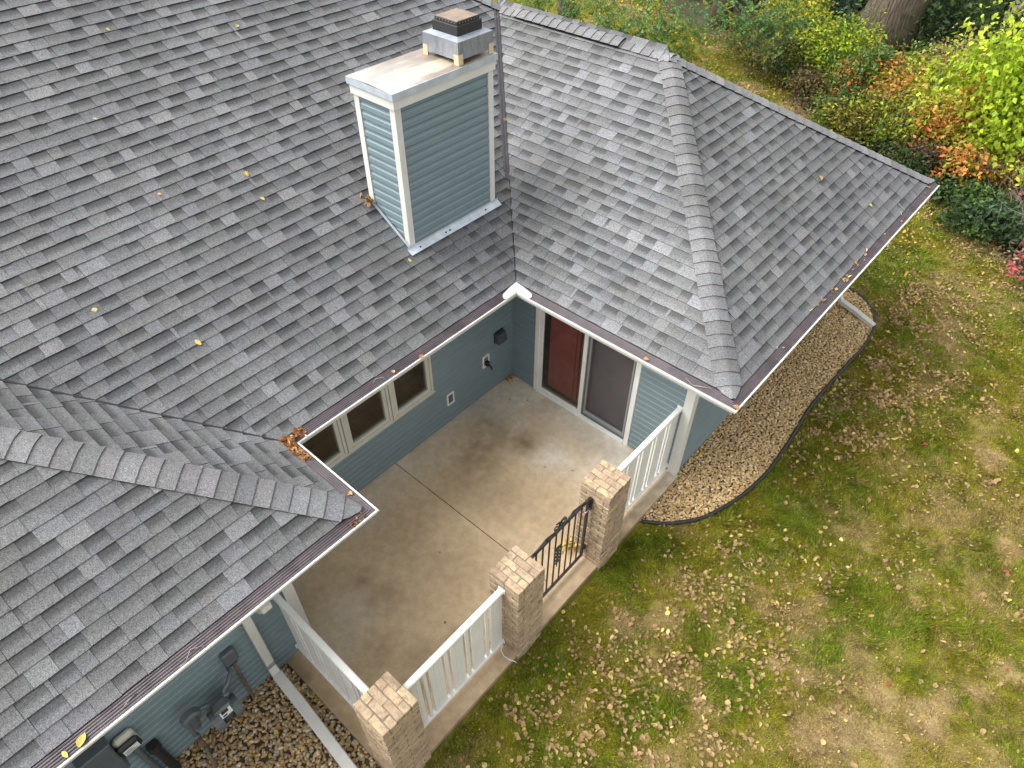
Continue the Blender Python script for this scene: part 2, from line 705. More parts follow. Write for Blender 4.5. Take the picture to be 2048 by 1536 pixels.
IV, IF = ico()
PEB = np.array([(.44, .30, .13), (.47, .37, .22), (.33, .23, .12), (.52, .45, .32), (.40, .33, .24), (.29, .19, .10), (.46, .33, .15), (.25, .20, .15), (.56, .50, .40), (.36, .22, .11)])


PEBR = np.array([(.46, .32, .14), (.52, .38, .19), (.40, .27, .12), (.50, .39, .23), (.44, .29, .13), (.36, .24, .11), (.55, .42, .24)])


def stones(poly, step, smin, smax, zc, layers, seed, tint=1.0, pal=PEB):
    r = np.random.default_rng(seed)
    xs = [p[0] for p in poly]
    ys = [p[1] for p in poly]
    out_v, out_c = [], []
    for Lr in range(layers):
        X, Y = np.meshgrid(np.arange(min(xs), max(xs), step), np.arange(min(ys), max(ys), step), indexing='ij')
        X = (X + r.uniform(-.5, .5, X.shape) * step).ravel()
        Y = (Y + r.uniform(-.5, .5, Y.shape) * step).ravel()
        k = inside(poly, X, Y)
        # only what can be seen from about the photograph's place
        u, v, z = project(np.stack([X, Y, np.full_like(X, -.08)], -1))
        k &= (u > -120) & (u < 2170) & (v > -100) & (v < 1650)
        X, Y = X[k], Y[k]
        n = len(X)
        s = r.uniform(smin, smax, n) * (1.0 if Lr == 0 else .9)
        A = r.normal(size=(n, 3, 3))
        q, _ = np.linalg.qr(A)
        sc = np.stack([s, s * r.uniform(.6, .95, n), s * r.uniform(.45, .7, n)], -1)
        lump = 1 + .16 * np.sin(IV[None] @ r.normal(size=(n, 3, 3)) * 2.2 + r.uniform(0, 6, (n, 1, 3))).sum(-1) * .6
        P = np.einsum('nij,nvj->nvi', q, IV[None] * lump[..., None] * sc[:, None, :])
        P[..., 2] *= .8
        P += np.stack([X, Y, zc + Lr * step * .35 + r.uniform(-.004, .006, n)], -1)[:, None, :]
        c = pal[r.integers(0, len(pal), n)] * r.uniform(.7, 1.2, (n, 1)) * tint
        out_v.append(P.reshape(-1, 3))
        out_c.append(np.repeat(c, len(IV), 0))
    V = np.concatenate(out_v)
    m = len(V) // len(IV)
    Fc = (IF[None] + (np.arange(m) * len(IV))[:, None, None]).reshape(-1, 3)
    return V, Fc, np.concatenate(out_c)


for poly, nm in ((bedR, 'gravel_bed'), (bedL, 'gravel_bed')):
    me = mesh_np(nm, [(x, y, GZ + .022) for x, y in poly], [list(range(len(poly)))], 'soil')
    link(nm, me, kind='structure')
sv, sf, scol = stones(bedR, .040, .018, .031, GZ + .026, 2, 11, 1.12, PEBR)
gob = link('gravel', mesh_np('gravel', sv, sf, 'pebble', scol, True), kind='stuff')
gob['label'] = 'tan and cream river gravel between the end wall and the curved black edging'
sv, sf, scol = stones(bedL, .048, .022, .038, GZ + .030, 2, 12, .92, np.concatenate([PEBR, PEB[:6]]))
gob = link('gravel', mesh_np('gravel', sv, sf, 'pebble', scol, True), kind='stuff')
gob['label'] = 'brown river gravel under the gas meter by the front wall'

# black plastic edging
mb = MB()
mb.tube([(p.x, p.y, GZ + .045 + .006 * math.sin(i * .9)) for i, p in enumerate(EP)], .026, 8)
ed = mb.build('garden_edging', 'black_plastic', smooth=True)
tag(ed, 'black plastic edging curving between the tan gravel and the lawn', 'garden edging')

# ------------------------------------------------------------------ patio slab
def slab_cols(x, y):
    n1 = fbm(x, y, .9, 50., 4)
    n2 = fbm(x, y, 3.2, 60., 3)
    tan = np.array([.54, .405, .25])
    grey = np.array([.62, .565, .48])
    dark = np.array([.25, .175, .105])
    near = np.maximum.reduce([sm(1.1, .05, -y), sm(.85, .0, x), blobs(x, y, [(1.55, -4.75, .35), (2.6, -.55, .7), (1.6, -.9, .5), (1.4, -4.6, .4), (.5, -.6, .8), (.3, -3.6, .4)])])
    g = np.clip(near * (1.15 - n1) + .7 * (n2 - .5) * near, 0, 1)
    c = tan * (1 - g[..., None]) + grey * g[..., None]
    c = c * (.70 + .50 * n1 + .24 * (n2 - .5))[..., None]
    st = np.maximum.reduce([
        blobs(x, y, [(.62, -1.25, .35), (.9, -1.75, .4), (1.15, -1.0, .25), (.75, -1.5, .3)]) * .75,
        blobs(x, y, [(1.05, -4.1, .25), (1.5, -4.1, .25), (2.0, -4.6, .25)]) * .55,
        blobs(x, y, [(2.5, -4.35, .25), (2.62, -4.6, .2), (2.75, -3.9, .3)]) * .8,
        sm(.35, .0, 3.25 - x) * .55, sm(-5.15, -5.38, y) * .7,
        blobs(x, y, [(2.2, -1.6, .5), (1.7, -2.0, .5), (.9, -3.3, .6), (1.9, -3.2, .6)]) * .35,
        blobs(x, y, [(1.05, -2.2, .6)]) * .3])
    n3 = fbm(x, y, 11.0, 66., 2)
    st = np.clip(st * (-.15 + 1.7 * n2 + .9 * (n3 - .4)) * 1.1, 0, 1)[..., None]
    c = c * (1 - st) + dark * st
    olive = np.clip(blobs(x, y, [(.55, -1.15, .4), (1.55, -4.75, .5)]) * n2, 0, 1)[..., None] * .5
    return c * (1 - olive) + np.array([.17, .145, .07]) * olive


def slab(poly_rects, y0, y1, name, parent):
    step = .045
    V_, F_, C_ = [], [], []
    for (xa, xb, ya, yb) in poly_rects:
        nx_, ny_ = max(2, int((xb - xa) / step)), max(2, int((yb - ya) / step))
        X, Y = np.meshgrid(np.linspace(xa, xb, nx_), np.linspace(ya, yb, ny_), indexing='ij')
        base = sum(len(v) for v in V_)
        i = np.arange(nx_ * ny_).reshape(nx_, ny_) + base
        V_.append(np.stack([X, Y, (fbm(X, Y, .8, 2.) - .5) * .006 - .002], -1).reshape(-1, 3))
        C_.append(slab_cols(X, Y).reshape(-1, 3))
        F_.append(np.stack([i[:-1, :-1], i[1:, :-1], i[1:, 1:], i[:-1, 1:]], -1).reshape(-1, 4))
        # skirt
        ring = np.concatenate([i[:, 0], i[-1, 1:], i[-2::-1, -1], i[0, -2:0:-1]])
        vv = V_[-1][ring - base]
        lo = vv.copy()
        lo[:, 2] = -.2
        b2 = base + nx_ * ny_
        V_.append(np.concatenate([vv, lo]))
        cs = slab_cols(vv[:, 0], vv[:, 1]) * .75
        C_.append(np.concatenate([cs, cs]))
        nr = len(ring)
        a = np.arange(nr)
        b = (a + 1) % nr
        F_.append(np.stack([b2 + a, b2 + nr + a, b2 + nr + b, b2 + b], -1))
    return link(name, mesh_np(name, np.concatenate(V_), np.concatenate(F_), 'concrete', np.concatenate(C_)), parent)


pm = MB()
pm.box((.0, -5.03, -.22), (3.2, 0, -.03))
patio = link('patio', pm.mesh('patio', 'soil'), kind='structure')
slab([(-.02, 2.90, -2.575, .02)], 0, 0, 'concrete_slab', patio)
slab([(-.02, 2.90, -L - .02, -2.587), (W2 - .02, 2.90, -5.41, -L - .0205)], 0, 0, 'concrete_slab', patio)
slab([(2.9012, 3.255, -5.41, .02)], 0, 0, 'concrete_slab', patio)

# ================================================================== HOUSE
house = thing('house', 'single storey house with grey shingle roof and blue lap siding', 'house', (0, 0, 0))

# ---- walls
OPEN = {'win': [(-4.09, -1.72, .875, 2.10)], 'door': [(.505, 2.375, -.1, 2.08)]}


def rect_minus(u0, u1, z0, z1, opens):
    """list of rectangles that cover the wall outside its openings"""
    out = []
    cuts = sorted(opens)
    x = u0
    for (a, b, c, d) in cuts:
        if a > x:
            out.append((x, a, z0, z1))
        if c > z0:
            out.append((a, b, z0, c))
        if d < z1:
            out.append((a, b, d, z1))
        x = b
    if x < u1:
        out.append((x, u1, z0, z1))
    return out


def wall(u0, u1, z0, z1, place, opens=(), course=.105, top_slope=None):
    """place(u, d, z) -> point; u along the wall, d outwards"""
    mb = MB()
    for (a, b, c, d) in rect_minus(u0, u1, z0, z1, list(opens)):
        q = [place(a, -.03, c), place(b, -.03, c), place(b, -.03, d), place(a, -.03, d)]
        r = [place(a, -.004, c), place(b, -.004, c), place(b, -.004, d), place(a, -.004, d)]
        i = len(mb.v)
        mb.v += q + r
        mb.f += [[i + k for k in Fq] for Fq in ((0, 1, 2, 3), (4, 5, 6, 7), (0, 1, 5, 4), (1, 2, 6, 5), (2, 3, 7, 6), (3, 0, 4, 7))]
    w = mb.build('wall', 'lap_shade_backing', house)
    k = 0
    z = z0
    while z < z1 - .02:
        zt = min(z + course, z1)
        zm = (z + zt) / 2
        segs = [(u0, u1)]
        for (a, b, c, d) in opens:
            if c - .02 < zm < d + .02:
                ns = []
                for (s, e) in segs:
                    if a > s:
                        ns.append((s, min(a, e)))
                    if b < e:
                        ns.append((max(b, s), e))
                segs = ns
        for (s, e) in segs:
            if e - s < .02:
                continue
            siding_board(w, s, e, z, zt, place)
        z += course
    return w


def siding_board(w, s, e, z, zt, place):
    """one lap: a dutch-lap profile, proud at its butt and tucked under the next lap"""
    h = zt - z
    prof = [(-.003, z + .011), (.016, z + .009), (.022, z + .013), (.0205, z + h * .62), (.0115, z + h * .74), (.0085, z + h), (-.003, z + h)]  # slot left under each board bares the dark backing as its shadow line
    i0 = [place(s, d, zz) for d, zz in prof]
    i1 = [place(e, d, zz) for d, zz in prof]
    mb = MB()
    mb.v = i0 + i1
    n = len(prof)
    for q in range(n):
        r = (q + 1) % n
        mb.f.append([q, r, n + r, n + q])
    mb.f.append(list(range(n)))
    mb.f.append(list(range(n, 2 * n)))
    mb.build('siding_board', 'siding', w)


pX = lambda c: (lambda u, d, z: (c + d, u, z))       # wall facing +x, u = y
pYm = lambda c: (lambda u, d, z: (u, c - d, z))      # facing -y, u = x
pYp = lambda c: (lambda u, d, z: (u, c + d, z))      # facing +y, u = x
ZT = 2.46
wall(-L, -.022, .012, ZT, pX(0.0), OPEN['win'])
wall(.022, W, .012, ZT, pYm(0.0), OPEN['door'])
wall(.0, D, -.02, ZT, pX(W))
wall(.022, W2, .012, ZT, pYp(-L))
wall(-10.5, -L, -.02, ZT, pX(W2))
# plain walls on the sides that face away
mb = MB()
mb.box((-13, D - .03, -.1), (W, D, ZT))
mb.box((-13, -10.5, -.1), (-12.9, D - .04, ZT))
mb.build('wall', 'siding', house)

# corner boards
def corner(x, y, sx, sy, w=.092, z0=-.03, z1=ZT):
    mb = MB()
    mb.box((x - sx * w, y, z0), (x + sx * .036, y + sy * .036, z1))
    mb.box((x, y - sy * w, z0), (x + sx * .0355, y - sy * .0005, z1))
    mb.build('corner_board', 'trim', house)


corner(W, 0, 1, -1)
corner(W2, -L, 1, 1)
mb = MB()
mb.box((-.004, -.03, .0), (.03, .004, ZT), .004)
mb.build('corner_post', 'siding', house)
mb = MB()
mb.box((-.004, -L - .004, .0), (.03, -L + .03, ZT), .004)
mb.build('corner_post', 'siding', house)

# soffits (level, under the eaves)
mb = MB()
zs = ZE - .115
mb.box((0, -L, zs), (E0 + .01, 0, zs + .012))
mb.box((0, -E0 - .01, zs - .0005), (W + E0, .0, zs + .0115))
mb.box((W, -E0 - .01, zs - .001), (W + E0 + .01, D + E0, zs + .011))
mb.box((0, -L, zs - .0015), (W2 + E0, -L + E0 + .01, zs + .0105))
mb.box((W2, -10.5, zs - .002), (W2 + E0 + .01, -L + E0 + .01, zs + .010))
mb.build('soffit', 'cream', house)

# ---- windows
def box_frame(mb, place, u0, u1, z0, z1, w, d0, d1):
    for (a, b, c, d) in ((u0, u1, z0, z0 + w), (u0, u1, z1 - w, z1), (u0, u0 + w, z0 + w, z1 - w), (u1 - w, u1, z0 + w, z1 - w)):
        p, q = place(a, d0, c), place(b, d1, d)
        mb.box(p, q, .004)


PW = pX(0.0)
for (a, b) in ((-2.497, -1.725), (-3.287, -2.509), (-4.080, -3.299)):
    mb = MB()
    box_frame(mb, PW, a, b, .880, 2.09, .045, -.05, .034)
    wdw = mb.build('window', 'cream', house)
    mb = MB()
    box_frame(mb, PW, a + .0465, b - .0465, .9265, 2.0435, .058, -.05, .024)
    mb.build('sash', 'cream', wdw)
    mb = MB()
    mb.box(PW(a + .11, -.012, .99), PW(b - .11, -.006, 1.98))
    mb.build('pane', 'glass', wdw)
mb = MB()   # sill trim under the row
mb.box(PW(-4.10, .0, .858), PW(-1.705, .038, .8785), .004)
mb.build('window_sill', 'cream', house)
# room behind the windows
mb = MB()
mb.poly([(-.06, -4.4, .0), (-.06, -1.4, .0), (-1.9, -1.4, .0), (-1.9, -4.4, .0)])
mb.poly([(-1.9, -4.4, 0), (-1.9, -1.4, 0), (-1.9, -1.4, 2.4), (-1.9, -4.4, 2.4)])
mb.poly([(-.06, -4.4, 0), (-1.9, -4.4, 0), (-1.9, -4.4, 2.4), (-.06, -4.4, 2.4)])
mb.poly([(-.06, -1.4, 0), (-1.9, -1.4, 0), (-1.9, -1.4, 2.4), (-.06, -1.4, 2.4)])
mb.poly([(-.06, -4.4, 2.4), (-1.9, -4.4, 2.4), (-1.9, -1.4, 2.4), (-.06, -1.4, 2.4)])
mb.build('room_interior', 'interior', house)
mb = MB()
mb.box((-.05, -4.25, .80), (-.42, -1.6, .865))
mb.build('window_stool', 'wood_floor', house)

# ---- sliding door
PD = pYm(0.0)
mb = MB()
for (a, b, c, d, e0, e1) in ((.508, .590, .0, 2.075, -.10, .030), (2.290, 2.372, .0, 2.075, -.10, .030), (.5905, 2.2895, 1.99, 2.075, -.10, .028), (.5905, 2.2895, .0, .045, -.10, .055)):
    mb.box(PD(a, e0, c), PD(b, e1, d), .005)
door = mb.build('sliding_door', 'vinyl', house)


def leaf_frame(u0, u1, z0, z1, w, d0, d1, name, mat, wb=None):
    mb = MB()
    wb = wb or w
    for (a, b, c, d) in ((u0, u1, z0, z0 + wb), (u0, u1, z1 - w, z1), (u0, u0 + w, z0 + wb, z1 - w), (u1 - w, u1, z0 + wb, z1 - w)):
        mb.box(PD(a, d0, c), PD(b, d1, d), .003)
    return mb.build(name, mat, door)


leaf_frame(.5915, 1.4645, .046, 1.989, .066, -.02, .012, 'door_panel', 'vinyl')
leaf_frame(1.4455, 2.2885, .047, 1.988, .066, -.062, -.022, 'door_panel', 'vinyl', .09)
for (a, b, d) in ((.655, 1.40, -.004), (1.51, 2.225, -.042)):
    mb = MB()
    mb.box(PD(a, d, .11), PD(b, d + .005, 1.93))
    mb.build('pane', 'glass', door)
mb = MB()
for (a, b, c, d) in ((1.466, 2.286, .05, .085), (1.466, 2.286, 1.955, 1.985), (1.466, 1.490, .0855, 1.9545), (2.262, 2.286, .0855, 1.9545)):
    mb.box(PD(a, -.014, c), PD(b, .0, d), .002)
mb.build('screen_frame', 'grey_meter', door)
mb = MB()
mb.poly([PD(1.49, -.006, .086), PD(2.262, -.006, .086), PD(2.262, -.006, 1.954), PD(1.49, -.006, 1.954)])
mb.build('insect_screen', 'insect_screen', door)
mb = MB()
mb.box(PD(1.418, .012, .95), PD(1.445, .035, 1.15), .005)
mb.build('door_handle', 'vinyl', door)
k = 0
u = .705
while u < 2.28:
    red = u < 1.47
    ang = R(-5) if u < 1.08 or not red else R(-5 - 22 * min(1, (u - 1.08) / .2))
    wv = .089
    mb = MB()
    M = Matrix.Translation((u, .155, 0)) @ Matrix.Rotation(ang, 4, 'Z')
    mb.obox(M, (-wv / 2, -.0008, .06), (wv / 2, .0008, 1.97))
    mb.build('blind_slat', 'blind_red' if red else 'blind_mauve', door)
    u += .083
mb = MB()
mb.poly([(.3, .10, .0), (2.6, .10, .0), (2.6, 1.6, .0), (.3, 1.6, .0)])
mb.poly([(.3, 1.6, .0), (2.6, 1.6, .0), (2.6, 1.6, 2.4), (.3, 1.6, 2.4)])
mb.poly([(.3, .10, 0), (.3, 1.6, 0), (.3, 1.6, 2.4), (.3, .10, 2.4)])
mb.poly([(2.6, .10, 0), (2.6, 1.6, 0), (2.6, 1.6, 2.4), (2.6, .10, 2.4)])
mb.poly([(.3, .10, 2.4), (2.6, .10, 2.4), (2.6, 1.6, 2.4), (.3, 1.6, 2.4)])
mb.build('room_interior', 'interior', house)

# ---- roof deck
TW = (D + 2 * E0) / 2
RX1, RY, RZ = W + E0 - TW, -E0 + TW, ZR + PM * TW      # wing ridge: east end x, y, z
RX0 = E0 - TW                                          # west end (top of the valley)
XR = -6.6                                              # main ridge


def zmain(x): return ZR + PM * (E0 - x)


deck = MB()
lift = -.012


def dp(*pts): deck.poly([(x, y, z + lift) for x, y, z in pts])


t6 = E0 - XR
dp((E0, -E0, ZR), (RX0, RY, RZ), (XR, RY - (RX0 - XR), zmain(XR)), (XR, -12, zmain(XR)), (E0 - 7.27, -12, zmain(E0 - 7.27)), (E0, -L + E0, ZR))
dp((E0, -E0, ZR), (W + E0, -E0, ZR), (RX1, RY, RZ), (RX0, RY, RZ))
dp((W + E0, -E0, ZR), (W + E0, D + E0, ZR), (RX1, RY, RZ))
dp((W + E0, D + E0, ZR), (RX0, D + E0, ZR), (RX0, RY, RZ), (RX1, RY, RZ))
dp((RX0, D + E0, ZR), (-13, D + E0, ZR), (XR, RY - (RX0 - XR), zmain(XR)), (RX0, RY, RZ))
dp((-13.6, D + E0, ZR), (-13.6, -12, ZR), (XR, -12, zmain(XR)), (XR, RY - (RX0 - XR), zmain(XR)))
tt = 5.2
dp((E0, -L + E0, ZR), (W2 + E0, -L + E0, ZR), (W2 + E0 - tt, -L + E0 - tt, ZR + PM * tt), (E0 - tt, -L + E0 - tt, ZR + PM * tt))
dp((W2 + E0, -L + E0, ZR), (W2 + E0, -12, ZR), (W2 + E0 - tt, -12, ZR + PM * tt), (W2 + E0 - tt, -L + E0 - tt, ZR + PM * tt))
roof = deck.build('roof', 'deck', house)

# ---- shingles
def clip_poly(P, cons):
    for (a, b, c) in cons:      # keep a*u + b*s <= c
        out = []
        for i in range(len(P)):
            p, q = P[i], P[(i + 1) % len(P)]
            dp_, dq = a * p[0] + b * p[1] - c, a * q[0] + b * q[1] - c
            if dp_ <= 0:
                out.append(p)
            if dp_ * dq < 0:
                t_ = dp_ / (dp_ - dq)
                out.append((p[0] + (q[0] - p[0]) * t_, p[1] + (q[1] - p[1]) * t_))
        P = out
        if len(P) < 3:
            return None
    return P


SH = []   # each: (verts, faces, cols, screen area)
LIGHT = np.array([.164, .165, .169])
MID = np.array([.117, .118, .1205])
DARK = np.array([.038, .0385, .040])
BUTT = np.array([.005, .005, .005])  # black asphalt edge, deepened to paint the shadow lines under the courses too


def lay(P0, U, S, umin, umax, smax, cons, seed, tone=1.0, stain=None):
    """P0 eave point, U unit along the eave, S plan direction up the slope; s is measured in plan"""
    rr = random.Random(seed)
    P0, U = Vector(P0), Vector(U)
    Sl = Vector((S[0], S[1], PM))            # per metre of plan run
    Nn = U.cross(Sl).normalized()
    if Nn.z < 0:
        Nn = -Nn
    ep = EXPO / KS
    k = 0
    while k * ep < smax:
        s0 = k * ep
        u = umin - rr.uniform(0, .3)
        last = 0
        while u < umax:
            kind = rr.random()
            wd_ = rr.choice((.13, .16, .18, .19, .21, .24, .27))
            if kind < .06:
                wd_ = rr.uniform(.03, .05)
            typ = 'dark' if rr.random() < .45 else ('light' if rr.random() < .38 else 'mid')
            raised = typ != 'dark'
            if last and rr.random() < .85:
                raised = not (last == 2)
                typ = rr.choice(('light', 'mid', 'mid', 'mid')) if raised else rr.choice(('dark', 'dark', 'dark', 'mid'))
            last = 2 if raised else 1
            a, b = u + .0012, u + wd_ - .0012
            u += wd_
            jit = rr.uniform(-.0025, .0025)
            lo = s0 + jit
            poly = clip_poly([(a, lo), (b, lo), (b, s0 + ep * 1.10), (a, s0 + ep * 1.10)], cons)
            if not poly:
                continue
            ar = 0
            for i in range(len(poly)):
                p, q = poly[i], poly[(i + 1) % len(poly)]
                ar += p[0] * q[1] - p[1] * q[0]
            if abs(ar) / 2 < 4e-4:
                continue
            if ar < 0:
                poly = poly[::-1]
            hb = (.0135 if raised else .0105) + rr.uniform(0, .0015)
            ht = .0042 if raised else .0010
            br = rr.uniform(.88, 1.12) * tone
            hue = np.array([1 + rr.uniform(-.03, .025), 1, 1 + rr.uniform(-.03, .05)])
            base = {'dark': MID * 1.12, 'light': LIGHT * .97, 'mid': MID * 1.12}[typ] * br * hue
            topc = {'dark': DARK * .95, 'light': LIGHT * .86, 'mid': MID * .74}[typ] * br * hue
            # two rows: the butt half and the shaded printed band above it
            vv, ccol, ff = [], [], []
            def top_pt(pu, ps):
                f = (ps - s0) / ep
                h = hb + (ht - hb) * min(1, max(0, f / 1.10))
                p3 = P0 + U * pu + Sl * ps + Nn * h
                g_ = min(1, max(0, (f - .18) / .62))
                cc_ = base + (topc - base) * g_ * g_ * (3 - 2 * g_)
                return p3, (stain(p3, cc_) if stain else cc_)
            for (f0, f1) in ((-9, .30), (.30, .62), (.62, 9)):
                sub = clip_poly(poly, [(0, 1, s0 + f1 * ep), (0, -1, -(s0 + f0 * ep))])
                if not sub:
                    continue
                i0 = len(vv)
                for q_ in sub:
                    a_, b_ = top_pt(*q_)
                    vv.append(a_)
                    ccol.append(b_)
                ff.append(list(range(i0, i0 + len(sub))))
            n = len(poly)
            i0 = len(vv)
            for (pu, ps) in poly:
                vv.append(P0 + U * pu + Sl * ps + Nn * -.008)
                ccol.append(BUTT)
            for (pu, ps) in poly:
                vv.append(top_pt(pu, ps)[0])
                ccol.append(BUTT)
            for i in range(n):
                j = (i + 1) % n
                ff.append([i0 + n + i, i0 + i, i0 + j, i0 + n + j])
            c3 = np.array(vv[0])
            pu_, pv_, pz_ = project(c3)
            vis = -200 < pu_ < 2250 and -200 < pv_ < 1740 and pz_ > 0
            dv = (Vector(CAM) - vv[0])
            scr = abs(ar) / 2 * max(0, Nn.dot(dv.normalized())) / dv.length_squared if (0 < pu_ < 2048 and 0 < pv_ < 1536) else 0
            if vis or True:
                SH.append((vv, ff, ccol, scr))
        k += 1


def stain_main(p, c):
    d = math.exp(-(((p.x + .05) / .35) ** 2 + ((p.y + 1.9) / .28) ** 2)) * .5
    d = max(d, math.exp(-(((p.x - .55) / .16) ** 2 + ((p.y + 2.6) / .9) ** 2)) * .25)
    d = max(d, .22 * math.exp(-(((p.y + p.x) / .35) ** 2)) if p.x < 1 else 0)
    nz = float(vnoise(p.x, p.y, 3.0))
    d = d * (.5 + nz)
    return c * (1 - d) + np.array([.045, .048, .036]) * d


def stain_wing(p, c):
    nz = float(vnoise(p.x, p.y, 1.5, 40, 40))
    g = .16 * max(0, nz - .35)
    return c * (1 - g) + np.array([.13, .135, .085]) * g


CL = .012
# main slope (faces +x): u = y, s from x = E0
lay((E0, 0, ZR), (0, 1, 0), (-1, 0), -9.5, 3.0, 7.25, [(1, -1, -E0 - CL), (1, 1, RY + TW), (-1, -1, L - E0 - CL * .3)], 1, .98, stain_main)
# wing slope (faces -y): u = x
lay((0, -E0, ZR), (1, 0, 0), (0, 1), -3.2, W + 1, TW, [(-1, -1, -E0 - CL * .3), (1, 1, W + E0)], 2, 1.06, stain_wing)
# hip end (faces +x)
lay((W + E0, 0, ZR), (0, 1, 0), (-1, 0), -1, D + 1, TW, [(-1, 1, E0), (1, 1, D + E0)], 3, .96, stain_wing)
# left wing, slope facing +y
lay((0, -L + E0, ZR), (1, 0, 0), (0, -1), -5, W2 + 1, 4.2, [(-1, -1, -E0 - CL), (1, 1, W2 + E0)], 4, 1.05, stain_wing)
# left wing, slope facing +x
lay((W2 + E0, 0, ZR), (0, 1, 0), (-1, 0), -9.5, -L + 1, 3.6, [(1, 1, -L + E0)], 5, .95, stain_wing)

order = sorted(range(len(SH)), key=lambda i: -SH[i][3])
solo = set(order[:298])
bv, bf, bc = [], [], []
for i, (vv, ff, cl, scr) in enumerate(SH):
    if i in solo:
        me = bpy.data.meshes.new('shingle')
        me.from_pydata([tuple(v) for v in vv], [], ff)
        a = me.color_attributes.new('col', 'FLOAT_COLOR', 'POINT')
        a.data.foreach_set('color', np.concatenate([np.array(cl), np.ones((len(cl), 1))], 1).astype(np.float32).ravel())
        me.materials.append(MAT['shingle'])
        link('shingle', me, roof)
    else:
        o_ = len(bv)
        bv += [tuple(v) for v in vv]
        bf += [[q + o_ for q in f] for f in ff]
        bc += list(cl)
me = mesh_np('shingle_field', bv, bf, 'shingle', np.array(bc))
link('shingle_field', me, roof, kind='stuff', label='the many grey tabbed shingles further up the roof')
print('shingles', len(SH))

# ---- hip and ridge caps
def caps(A, B, n1, n2, step=.16, half=.155, raise_=0.0, start=0, name='cap_shingle', seed=0, tone=1.0, point=False):
    rr = random.Random(seed)
    A, B = Vector(A), Vector(B)
    d = (B - A).normalized()
    n1, n2 = Vector(n1).normalized(), Vector(n2).normalized()
    up_ = (n1 + n2).normalized()
    d1 = d.cross(n1)
    if d1.dot(n2) > 0:
        d1 = -d1
    d2 = d.cross(n2)
    if d2.dot(n1) > 0:
        d2 = -d2
    d1.normalize()
    d2.normalize()
    n = int((B - A).length / step)
    for k in range(n + 1):
        s0 = k * step + rr.uniform(-.004, .004)
        s1 = min(s0 + step + .035, (B - A).length + .02)
        tone_ = rr.uniform(.86, 1.12) * tone
        cb = (MID * 1.32 if rr.random() < .6 else LIGHT * 1.06) * tone_ * np.array([1 + rr.uniform(-.02, .05), 1, 1 + rr.uniform(-.04, .03)])
        prof = [(d1, half, 0, 0), (d1, half * .62, 0, 0)]
        for q in range(1, 6):        # rounded over the hip
            f = q / 6
            prof.append((None, half * .62 * (1 - f) ** 2, half * .62 * f ** 2, .006 * (1 - abs(2 * f - 1))))
        prof += [(d2, half * .62, 0, 0), (d2, half, 0, 0)]

        def pt(s, e, h):
            dd, a, a2, ex = e
            base = A + d * s
            nrm = up_ if dd is None else (n1 if dd is d1 else n2)
            off = dd * a if dd is not None else d1 * a + d2 * a2
            return base + off + nrm * (h + raise_) + up_ * ex
        vv, ff, cl = [], [], []
        sk = rr.uniform(-.004, .004)
        tp = (.12, .62) if (k == 0 and point) else (1, 1)
        fp = [[(q_[0], q_[1] * t_, q_[2] * (t_ if q_[0] is None else 1), q_[3]) for q_ in prof] for t_ in (*tp, 1)]
        for row, (s, h, cm) in enumerate(((s0 + sk, .031, 1.0), (s0 + step * .55, .0255, .97), (s1, .019, .80))):
            for e in fp[row]:
                vv.append(pt(s, e, h))
                cl.append(cb * cm)
        m = len(prof)
        for r_ in range(2):
            for q in range(m - 1):
                ff.append([r_ * m + q, r_ * m + q + 1, (r_ + 1) * m + q + 1, (r_ + 1) * m + q])
        # dark butt and side edges
        i0 = len(vv)
        for e in fp[0]:
            vv.append(pt(s0 + sk, e, .031)); cl.append(BUTT)
        for e in fp[0]:
            vv.append(pt(s0 + sk, e, .014)); cl.append(BUTT)
        for q in range(m - 1):
            ff.append([i0 + q, i0 + q + 1, i0 + m + q + 1, i0 + m + q])
        for e, e0_ in ((fp[2][0], fp[0][0]), (fp[2][-1], fp[0][-1])):
            i1 = len(vv)
            vv += [pt(s0 + sk, e0_, .031), pt(s1, e, .019), pt(s1, e, -.004), pt(s0 + sk, e0_, -.004)]
            cl += [BUTT] * 4
            ff.append([i1, i1 + 1, i1 + 2, i1 + 3])
        me = bpy.data.meshes.new(name)
        me.from_pydata([tuple(v) for v in vv], [], ff)
        a = me.color_attributes.new('col', 'FLOAT_COLOR', 'POINT')
        a.data.foreach_set('color', np.concatenate([np.array(cl), np.ones((len(cl), 1))], 1).astype(np.float32).ravel())
        me.materials.append(MAT['shingle'])
        bm = bmesh.new(); bm.from_mesh(me)
        bmesh.ops.recalc_face_normals(bm, faces=bm.faces[:]); bm.to_mesh(me); bm.free()
        link(name, me, roof)


nXp, nYm, nYp, nXm = (PM, 0, 1), (0, -PM, 1), (0, PM, 1), (-PM, 0, 1)
RE = (RX1, RY, RZ)
caps((W + E0 + .02, -E0 - .02, ZR - .01), RE, nXp, nYm, seed=1, tone=.88, point=True)
caps((W + E0 + .02, D + E0 + .02, ZR - .01), RE, nXp, nYp, seed=2, point=True)
caps((W2 + E0 + .02, -L + E0 + .02, ZR - .01), (W2 + E0 - 3.6, -L + E0 - 3.6, ZR + PM * 3.6), nXp, nYp, seed=3, tone=1.0, point=True)
caps((RX0 + .02, RY + .02, RZ), (RX0 - 1.6, RY - 1.6, RZ + PM * 1.6), nXp, nYp, seed=4)
VX0, VX1 = -2.07, -.20       # raised ridge vent
caps((RX1 + .08, RY, RZ), (VX1, RY, RZ), nYm, nYp, seed=5, half=.14)
caps((VX0, RY, RZ), (RX0 - .1, RY, RZ), nYm, nYp, seed=6, half=.14)
caps((VX1 + .03, RY, RZ), (VX0 - .04, RY, RZ), nYm, nYp, seed=7, half=.15, raise_=.034)
mb = MB()
